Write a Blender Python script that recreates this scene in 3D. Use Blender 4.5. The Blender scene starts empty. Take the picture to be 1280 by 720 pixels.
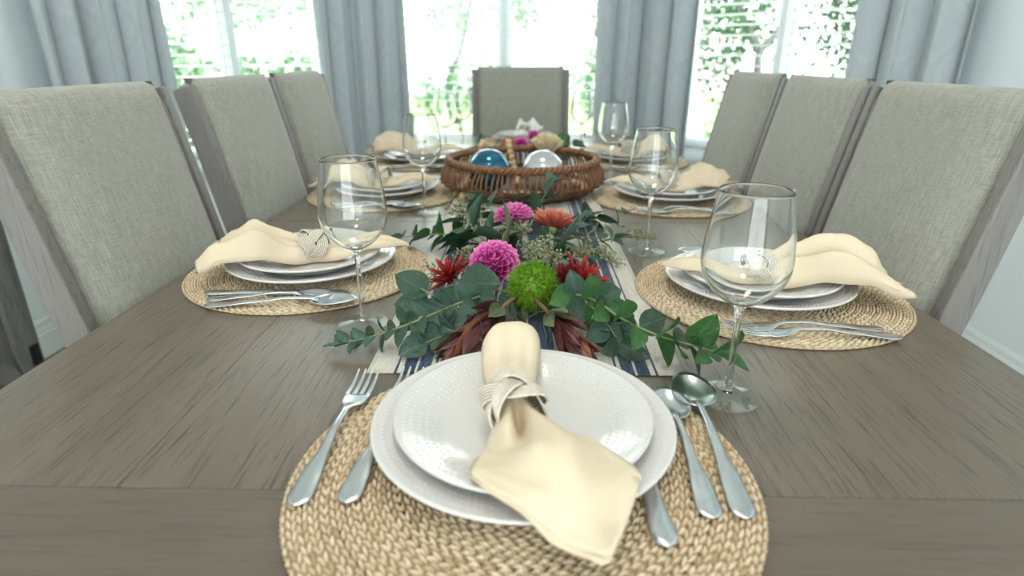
import bpy, bmesh, math, random
from mathutils import Vector, Matrix, Euler
R = math.radians
PI = math.pi
SC = bpy.context.scene
COL = SC.collection

# ------------------------------------------------------------------ camera, sky, light, exposure
cam_data = bpy.data.cameras.new('camera')
cam = bpy.data.objects.new('camera', cam_data)
COL.objects.link(cam)
cam.location = (0, 0, 1.09)
cam.rotation_euler = (R(90 - 20.9), 0, R(1.2))
cam_data.sensor_width = 36
cam_data.lens = 754 / 1280 * 36
cam_data.clip_start = 0.02
cam_data.dof.use_dof = True
cam_data.dof.focus_distance = 0.76
cam_data.dof.aperture_fstop = 3.8
SC.camera = cam

world = bpy.data.worlds.new('sky')
SC.world = world
world.use_nodes = True
bg = world.node_tree.nodes['Background']
bg.inputs['Color'].default_value = (0.95, 0.985, 1.0, 1)
bg.inputs['Strength'].default_value = 1.0

SC.view_settings.view_transform = 'Standard'
SC.view_settings.look = 'None'
SC.view_settings.gamma = 1
SC.view_settings.use_curve_mapping = False
SC.view_settings.exposure = 2.85
SC.cycles.max_bounces = 16
SC.cycles.diffuse_bounces = 6
SC.cycles.glossy_bounces = 6
SC.cycles.transmission_bounces = 14
SC.cycles.transparent_max_bounces = 32
SC.cycles.sample_clamp_indirect = 6
SC.cycles.use_denoising = True


FILL_LAMP_W = 1.25      # watts of each of the added, unseen ceiling fill lamps (scene scale: the sky is 1.0)


def portal(name, loc, rot, sx, sy):
    """A light portal in a window opening: guides the sky light in, gives off none itself."""
    l = bpy.data.lights.new(name, 'AREA')
    l.shape = 'RECTANGLE'
    l.size, l.size_y = sx, sy
    l.cycles.is_portal = True
    o = bpy.data.objects.new(name, l)
    COL.objects.link(o)
    o.location = loc
    o.rotation_euler = rot
    return o

# ------------------------------------------------------------------ materials


def new_mat(name):
    m = bpy.data.materials.new(name)
    m.use_nodes = True
    nt = m.node_tree
    return m, nt, nt.nodes['Principled BSDF'], nt.nodes['Material Output']


def nd(nt, kind, **kw):
    n = nt.nodes.new(kind)
    for k, v in kw.items():
        if k in n.inputs:
            n.inputs[k].default_value = v
        else:
            setattr(n, k, v)
    return n


def coords(nt, scale=(1, 1, 1), out='Object', rot=(0, 0, 0)):
    tc = nt.nodes.new('ShaderNodeTexCoord')
    mp = nt.nodes.new('ShaderNodeMapping')
    mp.inputs['Scale'].default_value = scale
    mp.inputs['Rotation'].default_value = rot
    nt.links.new(tc.outputs[out], mp.inputs['Vector'])
    return mp.outputs['Vector']


def ramp(nt, fac, stops):
    r = nt.nodes.new('ShaderNodeValToRGB')
    e = r.color_ramp.elements
    while len(e) < len(stops):
        e.new(0.5)
    for k, (p, c) in enumerate(stops):
        e[k].position = p
        e[k].color = (*c, 1) if len(c) == 3 else c
    nt.links.new(fac, r.inputs['Fac'])
    return r.outputs['Color']


def mixc(nt, fac, a, b, mode='MIX'):
    m = nt.nodes.new('ShaderNodeMix')
    m.data_type = 'RGBA'
    m.blend_type = mode
    for sock, v in ((m.inputs[0], fac), (m.inputs[6], a), (m.inputs[7], b)):
        if hasattr(v, 'is_linked') or hasattr(v, 'links'):
            nt.links.new(v, sock)
        else:
            sock.default_value = v if not isinstance(v, tuple) else (*v, 1)[:4]
    return m.outputs[2]


def bump(nt, b, height, strength=0.3, dist=0.002):
    n = nt.nodes.new('ShaderNodeBump')
    n.inputs['Strength'].default_value = strength
    n.inputs['Distance'].default_value = dist
    nt.links.new(height, n.inputs['Height'])
    nt.links.new(n.outputs['Normal'], b.inputs['Normal'])


def simple(name, col, rough=0.5, var=0.0, vscale=30, metal=0.0, spec=0.5, coat=0.0, bmp=0.0, bscale=200, trans=0.0):
    m, nt, b, o = new_mat(name)
    b.inputs['Roughness'].default_value = rough
    b.inputs['Metallic'].default_value = metal
    b.inputs['Specular IOR Level'].default_value = spec
    b.inputs['Coat Weight'].default_value = coat
    v = coords(nt)
    n = nd(nt, 'ShaderNodeTexNoise', Scale=vscale, Detail=3.0)
    nt.links.new(v, n.inputs['Vector'])
    lo = tuple(c * (1 - var) for c in col)
    hi = tuple(min(1, c * (1 + var)) for c in col)
    c = ramp(nt, n.outputs['Fac'], [(0.3, lo), (0.7, hi)])
    nt.links.new(c, b.inputs['Base Color'])
    if bmp:
        n2 = nd(nt, 'ShaderNodeTexNoise', Scale=bscale, Detail=2.0)
        nt.links.new(v, n2.inputs['Vector'])
        bump(nt, b, n2.outputs['Fac'], bmp, 0.001)
    if trans:
        tr = nt.nodes.new('ShaderNodeBsdfTranslucent')
        nt.links.new(c, tr.inputs['Color'])
        mx = nt.nodes.new('ShaderNodeMixShader')
        mx.inputs[0].default_value = trans
        nt.links.new(b.outputs[0], mx.inputs[1])
        nt.links.new(tr.outputs[0], mx.inputs[2])
        nt.links.new(mx.outputs[0], o.inputs['Surface'])
    return m


def wood(name, axis, dark, mid, light, rough=0.42, fine=1.0, out='Object', pore=0.55):
    """Wire-brushed oak: long dark pores along AXIS over slow colour drift."""
    m, nt, b, o = new_mat(name)
    s = [170 * fine] * 3
    s['xyz'.index(axis)] = 16
    v = coords(nt, tuple(s), out)
    n1 = nd(nt, 'ShaderNodeTexNoise', Scale=1.0, Detail=3.0, Roughness=0.6)
    nt.links.new(v, n1.inputs['Vector'])
    s2 = [14.0] * 3
    s2['xyz'.index(axis)] = 1.2
    v2 = coords(nt, tuple(s2), out)
    n2 = nd(nt, 'ShaderNodeTexNoise', Scale=1.0, Detail=4.0, Distortion=0.6)
    nt.links.new(v2, n2.inputs['Vector'])
    base = ramp(nt, n2.outputs['Fac'], [(0.3, mid), (0.7, light)])
    pores = ramp(nt, n1.outputs['Fac'], [(0.33, (0, 0, 0)), (0.46, (1, 1, 1))])
    inv = nd(nt, 'ShaderNodeMath', operation='MULTIPLY_ADD')
    nt.links.new(pores, inv.inputs[0])
    inv.inputs[1].default_value = -pore
    inv.inputs[2].default_value = pore
    c = mixc(nt, inv.outputs[0], base, dark)
    nt.links.new(c, b.inputs['Base Color'])
    b.inputs['Roughness'].default_value = rough
    bump(nt, b, n1.outputs['Fac'], 0.35, 0.001)
    return m


M = {}
TD, TM, TL = (0.034, 0.025, 0.018), (0.138, 0.110, 0.083), (0.180, 0.147, 0.114)
M['table_y'] = wood('table_oak_long', 'y', TD, TM, TL, 0.29, 3.0, pore=0.75)
M['table_x'] = wood('table_oak_cross', 'x', TD, (0.118, 0.094, 0.071), (0.150, 0.122, 0.095), 0.36, 3.0, pore=0.4)
M['chair_wood'] = wood('grey_washed_wood', 'z', (0.075, 0.066, 0.060), (0.17, 0.155, 0.145), (0.225, 0.207, 0.195), 0.5, 2.2)
M['sideboard'] = wood('weathered_wood', 'z', (0.035, 0.035, 0.036), (0.12, 0.118, 0.115), (0.17, 0.165, 0.16), 0.55)
M['floor'] = wood('floor_wood', 'y', (0.30, 0.25, 0.20), (0.46, 0.41, 0.34), (0.55, 0.50, 0.43), 0.35, 0.6, pore=0.3)


def linen(name, lo, mid, hi, scale=1.0, rough=0.9, stripes=None, bmp=0.4, sheen=0.2, plane=(0, 2)):
    """Slubby woven cloth: crossing stretched noises; optional printed stripes over object X."""
    m, nt, b, o = new_mat(name)
    fac = []
    for a in (plane[0], plane[1], plane[1]):
        k = 1.0 if len(fac) < 2 else 0.6
        s = [20] * 3
        s[plane[0]] = s[plane[1]] = 700 * scale * k
        s[a] = 45 * scale * k
        v = coords(nt, tuple(s))
        n = nd(nt, 'ShaderNodeTexNoise', Scale=1.0, Detail=2.0, Roughness=0.7)
        nt.links.new(v, n.inputs['Vector'])
        fac.append(n.outputs['Fac'])
    a1 = nd(nt, 'ShaderNodeMath', operation='ADD')
    nt.links.new(fac[0], a1.inputs[0]); nt.links.new(fac[1], a1.inputs[1])
    a2 = nd(nt, 'ShaderNodeMath', operation='ADD')
    nt.links.new(a1.outputs[0], a2.inputs[0]); nt.links.new(fac[2], a2.inputs[1])
    a3 = nd(nt, 'ShaderNodeMath', operation='DIVIDE')
    nt.links.new(a2.outputs[0], a3.inputs[0]); a3.inputs[1].default_value = 3.0
    c = ramp(nt, a3.outputs[0], [(0.36, lo), (0.5, mid), (0.66, hi)])
    if stripes:
        tc = nt.nodes.new('ShaderNodeTexCoord')
        sx = nt.nodes.new('ShaderNodeSeparateXYZ')
        nt.links.new(tc.outputs['Object'], sx.inputs[0])
        mr = nd(nt, 'ShaderNodeMapRange')
        nt.links.new(sx.outputs['X'], mr.inputs['Value'])
        mr.inputs['From Min'].default_value = -0.18
        mr.inputs['From Max'].default_value = 0.18
        st = [(0.0, (0, 0, 0))]
        r = nt.nodes.new('ShaderNodeValToRGB')
        r.color_ramp.interpolation = 'CONSTANT'
        e = r.color_ramp.elements
        pts = [(0.0, 0)]
        for x0, x1 in stripes:
            pts += [((x0 + 0.18) / 0.36, 1), ((x1 + 0.18) / 0.36, 0)]
        while len(e) < len(pts):
            e.new(0.5)
        for k, (p, q) in enumerate(pts):
            e[k].position = p
            e[k].color = (q, q, q, 1)
        nt.links.new(mr.outputs[0], r.inputs['Fac'])
        blue = ramp(nt, a3.outputs[0], [(0.38, (0.016, 0.030, 0.065)), (0.5, (0.036, 0.062, 0.115)), (0.66, (0.12, 0.16, 0.23))])
        c = mixc(nt, r.outputs['Color'], c, blue)
    nt.links.new(c, b.inputs['Base Color'])
    b.inputs['Roughness'].default_value = rough
    b.inputs['Specular IOR Level'].default_value = 0.25
    b.inputs['Sheen Weight'].default_value = sheen
    bump(nt, b, a3.outputs[0], bmp, 0.002)
    return m


M['linen_grey'] = linen('grey_linen', (0.225, 0.221, 0.192), (0.325, 0.318, 0.278), (0.43, 0.42, 0.37), 1.35)
M['welt'] = linen('grey_linen_welt', (0.17, 0.165, 0.15), (0.27, 0.265, 0.24), (0.37, 0.36, 0.33))
# navy bands of the runner, edge to edge in metres
STR = [(-0.147, -0.144), (-0.138, -0.125), (-0.121, -0.108), (-0.103, -0.100), (-0.046, -0.042), (-0.036, -0.006), (0.004, 0.034), (0.040, 0.044),
       (0.100, 0.103), (0.108, 0.121), (0.125, 0.138), (0.144, 0.147)]
M['runner'] = linen('striped_linen', (0.42, 0.385, 0.325), (0.56, 0.52, 0.45), (0.66, 0.62, 0.545), 0.9, stripes=STR, bmp=0.3, plane=(0, 1))
M['napkin'] = simple('cream_cotton', (0.815, 0.69, 0.515), 0.85, 0.03, 25, spec=0.2, bmp=0.12, bscale=900, trans=0.2)
M['napkin_white'] = simple('white_cotton', (0.85, 0.82, 0.78), 0.85, 0.03, 25, spec=0.2, trans=0.12)
M['cord'] = simple('ivory_cord', (0.68, 0.61, 0.52), 0.75, 0.12, 260, bmp=0.3, bscale=700)
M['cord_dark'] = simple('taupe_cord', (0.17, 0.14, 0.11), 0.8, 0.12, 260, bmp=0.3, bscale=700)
M['ceramic'] = simple('white_glazed_stoneware', (0.655, 0.63, 0.612), 0.15, 0.015, 8, spec=0.5, coat=0.3)
M['steel'] = simple('polished_steel', (0.70, 0.72, 0.74), 0.24, 0.04, 60, metal=1.0)
M['wicker'] = simple('brown_wicker', (0.20, 0.088, 0.038), 0.45, 0.4, 60, bmp=0.35, bscale=400)
M['wicker_dark'] = simple('dark_wicker', (0.12, 0.05, 0.022), 0.5, 0.4, 60, bmp=0.3, bscale=400)
M['bead'] = simple('pale_wood_bead', (0.55, 0.37, 0.19), 0.35, 0.25, 90, coat=0.3)
M['blue_glass'] = simple('blue_lustre_glass', (0.008, 0.13, 0.22), 0.10, 0.4, 35, metal=0.75, coat=0.6)
M['pearl_glass'] = simple('pearl_lustre_glass', (0.62, 0.60, 0.62), 0.10, 0.12, 14, metal=0.55, coat=0.6)
M['wall'] = simple('pale_blue_grey_paint', (0.84, 0.895, 0.925), 0.75, 0.015, 3, spec=0.3)
M['white_paint'] = simple('white_paint', (0.80, 0.84, 0.86), 0.4, 0.01, 3)
M['ceiling'] = simple('ceiling_white', (0.85, 0.86, 0.86), 0.9, 0.01, 3)
M['blind'] = simple('white_blind_slat', (0.80, 0.84, 0.86), 0.4, 0.01, 3)
M['iron'] = simple('black_iron', (0.02, 0.02, 0.022), 0.5, 0.2, 60, metal=0.6)
# plants
M['euca'] = simple('eucalyptus_leaf', (0.045, 0.105, 0.072), 0.55, 0.35, 45, trans=0.12)
M['euca_blue'] = simple('blue_eucalyptus_leaf', (0.070, 0.150, 0.122), 0.6, 0.3, 45, trans=0.12)
M['euca_dark'] = simple('dark_eucalyptus_leaf', (0.024, 0.072, 0.038), 0.5, 0.35, 45, trans=0.12)
M['euca_fresh'] = simple('fresh_eucalyptus_leaf', (0.042, 0.135, 0.036), 0.5, 0.3, 45, trans=0.15)
M['olive_leaf'] = simple('olive_leaf', (0.125, 0.160, 0.085), 0.55, 0.25, 60, trans=0.12)
M['stem'] = simple('green_stem', (0.22, 0.28, 0.12), 0.6, 0.2, 80)
M['stem_red'] = simple('reddish_stem', (0.20, 0.12, 0.07), 0.6, 0.2, 80)
M['seed'] = simple('grey_green_seed', (0.30, 0.34, 0.20), 0.6, 0.4, 300)
M['pink'] = simple('pink_petal', (0.74, 0.075, 0.42), 0.6, 0.25, 60, trans=0.25)
M['pink_pale'] = simple('pale_pink_petal', (0.84, 0.20, 0.55), 0.6, 0.2, 60, trans=0.25)
M['orange_red'] = simple('coral_red_petal', (0.58, 0.10, 0.06), 0.6, 0.3, 90, trans=0.2)
M['red'] = simple('deep_red_petal', (0.40, 0.014, 0.014), 0.5, 0.4, 90, trans=0.15)
M['crimson'] = simple('dark_crimson_petal', (0.17, 0.006, 0.014), 0.45, 0.4, 90, trans=0.1)
M['maroon'] = simple('maroon_bract', (0.10, 0.018, 0.022), 0.42, 0.5, 40, trans=0.1)
M['bronze'] = simple('bronze_bract', (0.20, 0.075, 0.035), 0.45, 0.4, 40, trans=0.12)
M['moss_green'] = simple('bright_green_bristle', (0.175, 0.35, 0.014), 0.6, 0.55, 200, trans=0.2)
M['beige_petal'] = simple('beige_ruffled_petal', (0.78, 0.64, 0.45), 0.8, 0.2, 80, trans=0.2)


def petal_mat(name, base, mid, edge, trans=0.2, rough=0.6):
    """Petal that is deep at its base and pale along its rim (petal meshes run from y = 0 to 1)."""
    m, nt, b, o = new_mat(name)
    tc = nt.nodes.new('ShaderNodeTexCoord')
    sx = nt.nodes.new('ShaderNodeSeparateXYZ')
    nt.links.new(tc.outputs['Object'], sx.inputs[0])
    ab = nd(nt, 'ShaderNodeMath', operation='ABSOLUTE')
    nt.links.new(sx.outputs['X'], ab.inputs[0])
    ma = nd(nt, 'ShaderNodeMath', operation='MULTIPLY_ADD')
    nt.links.new(ab.outputs[0], ma.inputs[0])
    ma.inputs[1].default_value = 0.55
    nt.links.new(sx.outputs['Y'], ma.inputs[2])
    n = nd(nt, 'ShaderNodeTexNoise', Scale=6.0, Detail=2.0)
    nt.links.new(coords(nt, (4, 0.6, 1)), n.inputs['Vector'])
    ad = nd(nt, 'ShaderNodeMath', operation='MULTIPLY_ADD')
    nt.links.new(n.outputs['Fac'], ad.inputs[0])
    ad.inputs[1].default_value = 0.25
    nt.links.new(ma.outputs[0], ad.inputs[2])
    c = ramp(nt, ad.outputs[0], [(0.35, base), (0.85, mid), (1.12 / 1.15, edge)])
    nt.links.new(c, b.inputs['Base Color'])
    b.inputs['Roughness'].default_value = rough
    tr = nt.nodes.new('ShaderNodeBsdfTranslucent')
    nt.links.new(c, tr.inputs['Color'])
    mx = nt.nodes.new('ShaderNodeMixShader')
    mx.inputs[0].default_value = trans
    nt.links.new(b.outputs[0], mx.inputs[1])
    nt.links.new(tr.outputs[0], mx.inputs[2])
    nt.links.new(mx.outputs[0], o.inputs['Surface'])
    return m


def leaf_mat(name, col, var=0.3, trans=0.12, rough=0.5, rib=1.22):
    """Leaf with a pale midrib and faint side veins (leaf meshes run from y = 0 to 1)."""
    m, nt, b, o = new_mat(name)
    tc = nt.nodes.new('ShaderNodeTexCoord')
    sx = nt.nodes.new('ShaderNodeSeparateXYZ')
    nt.links.new(tc.outputs['Object'], sx.inputs[0])
    ab = nd(nt, 'ShaderNodeMath', operation='ABSOLUTE')
    nt.links.new(sx.outputs['X'], ab.inputs[0])
    oi = nt.nodes.new('ShaderNodeObjectInfo')
    n = nd(nt, 'ShaderNodeTexNoise', Scale=5.0, Detail=3.0)
    nt.links.new(tc.outputs['Object'], n.inputs['Vector'])
    mi = nd(nt, 'ShaderNodeMath', operation='MULTIPLY_ADD')
    nt.links.new(oi.outputs['Random'], mi.inputs[0])
    mi.inputs[1].default_value = 0.45
    hf = nd(nt, 'ShaderNodeMath', operation='MULTIPLY')
    nt.links.new(n.outputs['Fac'], hf.inputs[0])
    hf.inputs[1].default_value = 0.55
    nt.links.new(hf.outputs[0], mi.inputs[2])
    c = ramp(nt, mi.outputs[0], [(0.2, tuple(x * (1 - var) for x in col)), (0.8, tuple(min(1, x * (1 + var)) for x in col))])
    k = ramp(nt, ab.outputs[0], [(0.004, (1, 1, 1)), (0.022, (0, 0, 0))])
    pale = tuple(min(1, x * rib + 0.02) for x in col)
    c = mixc(nt, k, c, pale)
    nt.links.new(c, b.inputs['Base Color'])
    b.inputs['Roughness'].default_value = rough
    bump(nt, b, n.outputs['Fac'], 0.25, 0.02)
    tr = nt.nodes.new('ShaderNodeBsdfTranslucent')
    nt.links.new(c, tr.inputs['Color'])
    mx = nt.nodes.new('ShaderNodeMixShader')
    mx.inputs[0].default_value = trans
    nt.links.new(b.outputs[0], mx.inputs[1])
    nt.links.new(tr.outputs[0], mx.inputs[2])
    nt.links.new(mx.outputs[0], o.inputs['Surface'])
    return m


M['euca'] = leaf_mat('eucalyptus_leaf', (0.048, 0.098, 0.062))
M['euca_blue'] = leaf_mat('blue_eucalyptus_leaf', (0.074, 0.136, 0.100), rough=0.6)
M['euca_dark'] = leaf_mat('dark_eucalyptus_leaf', (0.024, 0.070, 0.036))
M['euca_fresh'] = leaf_mat('fresh_eucalyptus_leaf', (0.045, 0.138, 0.036))
M['olive_leaf'] = leaf_mat('olive_leaf', (0.130, 0.160, 0.085))
M['maroon'] = leaf_mat('maroon_bract', (0.105, 0.026, 0.026), 0.45, 0.1, 0.42, 1.5)
M['bronze'] = leaf_mat('bronze_bract', (0.22, 0.080, 0.036), 0.4, 0.12, 0.45, 1.3)
M['pink'] = petal_mat('pink_petal', (0.36, 0.012, 0.17), (0.72, 0.075, 0.42), (0.90, 0.30, 0.62))
M['pink_pale'] = petal_mat('pale_pink_petal', (0.44, 0.02, 0.22), (0.80, 0.13, 0.50), (0.93, 0.42, 0.70))
M['orange_red'] = petal_mat('coral_red_petal', (0.34, 0.045, 0.03), (0.60, 0.12, 0.075), (0.72, 0.26, 0.17))
M['red'] = petal_mat('deep_red_petal', (0.16, 0.006, 0.008), (0.36, 0.014, 0.012), (0.48, 0.04, 0.03))
M['crimson'] = petal_mat('dark_crimson_petal', (0.06, 0.003, 0.006), (0.15, 0.006, 0.012), (0.25, 0.02, 0.03))
# garden
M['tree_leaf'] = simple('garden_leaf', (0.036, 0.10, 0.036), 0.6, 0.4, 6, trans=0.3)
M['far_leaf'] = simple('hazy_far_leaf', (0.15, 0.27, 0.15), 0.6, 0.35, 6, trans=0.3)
M['bush_leaf'] = simple('shrub_leaf', (0.08, 0.20, 0.09), 0.6, 0.4, 6, trans=0.3)
M['bark'] = simple('bark', (0.10, 0.10, 0.10), 0.9, 0.35, 12, bmp=0.5, bscale=30)
M['lawn'] = simple('lawn', (0.30, 0.42, 0.14), 0.9, 0.3, 2, bmp=0.4, bscale=60)
M['stucco'] = simple('white_stucco', (0.80, 0.78, 0.74), 0.9, 0.03, 4)
M['concrete'] = simple('pale_concrete', (0.60, 0.59, 0.57), 0.9, 0.08, 3)


def make_curtain_mat():
    """Grey-blue woven drapery with a faint ogee damask, letting a little daylight through."""
    m, nt, b, o = new_mat('blue_grey_damask')
    tc = nt.nodes.new('ShaderNodeTexCoord')
    sx = nt.nodes.new('ShaderNodeSeparateXYZ')
    nt.links.new(tc.outputs['UV'], sx.inputs[0])

    def mth(op, a, c):
        n = nd(nt, 'ShaderNodeMath', operation=op)
        for k, v in enumerate((a, c)):
            if v is None:
                continue
            if isinstance(v, (int, float)):
                n.inputs[k].default_value = v
            else:
                nt.links.new(v, n.inputs[k])
        return n.outputs[0]
    cu = mth('COSINE', mth('MULTIPLY', sx.outputs['X'], 2 * PI / 0.22), None)
    cv = mth('COSINE', mth('MULTIPLY', sx.outputs['Y'], 2 * PI / 0.34), None)
    f = mth('ABSOLUTE', mth('ADD', cu, cv), None)
    d = ramp(nt, f, [(0.10, (0.50, 0.545, 0.58)), (0.35, (0.58, 0.62, 0.65)), (0.8, (0.54, 0.58, 0.615))])
    v2 = coords(nt, (500, 500, 40))
    n2 = nd(nt, 'ShaderNodeTexNoise', Scale=1.0, Detail=2.0)
    nt.links.new(v2, n2.inputs['Vector'])
    c = mixc(nt, 0.35, d, ramp(nt, n2.outputs['Fac'], [(0.35, (0.46, 0.505, 0.54)), (0.65, (0.62, 0.665, 0.70))]))
    nt.links.new(c, b.inputs['Base Color'])
    b.inputs['Roughness'].default_value = 0.75
    b.inputs['Sheen Weight'].default_value = 0.2
    tr = nt.nodes.new('ShaderNodeBsdfTranslucent')
    nt.links.new(c, tr.inputs['Color'])
    mx = nt.nodes.new('ShaderNodeMixShader')
    mx.inputs[0].default_value = 0.14
    nt.links.new(b.outputs[0], mx.inputs[1])
    nt.links.new(tr.outputs[0], mx.inputs[2])
    nt.links.new(mx.outputs[0], o.inputs['Surface'])
    return m


M['curtain'] = make_curtain_mat()


def thin_fresnel(nt):
    """Schlick reflectance that is the same from both faces of a sheet of glass."""
    lw = nt.nodes.new('ShaderNodeLayerWeight')
    lw.inputs['Blend'].default_value = 0.5
    p = nd(nt, 'ShaderNodeMath', operation='POWER')
    nt.links.new(lw.outputs['Facing'], p.inputs[0])
    p.inputs[1].default_value = 5.0
    q = nd(nt, 'ShaderNodeMath', operation='MULTIPLY_ADD')
    nt.links.new(p.outputs[0], q.inputs[0])
    q.inputs[1].default_value = 0.65
    q.inputs[2].default_value = 0.045
    return q.outputs[0]


def make_pane_mat():
    m, nt, b, o = new_mat('window_glass')
    nt.nodes.remove(b)
    t = nt.nodes.new('ShaderNodeBsdfTransparent')
    t.inputs['Color'].default_value = (0.95, 0.98, 0.97, 1)
    g = nt.nodes.new('ShaderNodeBsdfGlossy')
    g.inputs['Roughness'].default_value = 0.02
    fr = thin_fresnel(nt)
    mx = nt.nodes.new('ShaderNodeMixShader')
    nt.links.new(fr, mx.inputs[0])
    nt.links.new(t.outputs[0], mx.inputs[1])
    nt.links.new(g.outputs[0], mx.inputs[2])
    nt.links.new(mx.outputs[0], o.inputs['Surface'])
    return m


M['pane'] = make_pane_mat()


def make_crystal():
    m, nt, b, o = new_mat('clear_crystal')
    b.inputs['Base Color'].default_value = (0.985, 1.0, 0.99, 1)
    b.inputs['Transmission Weight'].default_value = 1.0
    b.inputs['Roughness'].default_value = 0.0
    b.inputs['IOR'].default_value = 1.5
    n = nd(nt, 'ShaderNodeTexNoise', Scale=40.0)
    nt.links.new(coords(nt), n.inputs['Vector'])
    bump(nt, b, n.outputs['Fac'], 0.02, 0.001)
    return m


M['crystal'] = make_crystal()


def make_straw():
    """Straw braid: each stitch has its own fibre tone, gaps a painted shade, in the colour attribute."""
    m, nt, b, o = new_mat('woven_straw')
    at = nt.nodes.new('ShaderNodeAttribute')
    at.attribute_name = 'fibre'
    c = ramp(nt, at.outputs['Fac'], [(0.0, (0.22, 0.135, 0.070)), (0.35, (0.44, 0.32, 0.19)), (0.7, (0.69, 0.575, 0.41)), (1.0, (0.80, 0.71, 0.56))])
    n = nd(nt, 'ShaderNodeTexNoise', Scale=500.0, Detail=2.0)
    nt.links.new(coords(nt), n.inputs['Vector'])
    c2 = mixc(nt, 0.18, c, ramp(nt, n.outputs['Fac'], [(0.35, (0.33, 0.21, 0.11)), (0.65, (0.72, 0.57, 0.38))]))
    nt.links.new(c2, b.inputs['Base Color'])
    b.inputs['Roughness'].default_value = 0.65
    b.inputs['Specular IOR Level'].default_value = 0.3
    bump(nt, b, n.outputs['Fac'], 0.3, 0.001)
    return m


M['straw'] = make_straw()


def make_thin_glass():
    m, nt, b, o = new_mat('thin_clear_glass')
    nt.nodes.remove(b)
    t = nt.nodes.new('ShaderNodeBsdfTransparent')
    t.inputs['Color'].default_value = (0.97, 0.985, 0.975, 1)
    g = nt.nodes.new('ShaderNodeBsdfGlossy')
    g.inputs['Roughness'].default_value = 0.01
    fr = thin_fresnel(nt)
    mx = nt.nodes.new('ShaderNodeMixShader')
    nt.links.new(fr, mx.inputs[0])
    nt.links.new(t.outputs[0], mx.inputs[1])
    nt.links.new(g.outputs[0], mx.inputs[2])
    nt.links.new(mx.outputs[0], o.inputs['Surface'])
    return m


M['thin_glass'] = make_thin_glass()

# ------------------------------------------------------------------ mesh helpers


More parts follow.
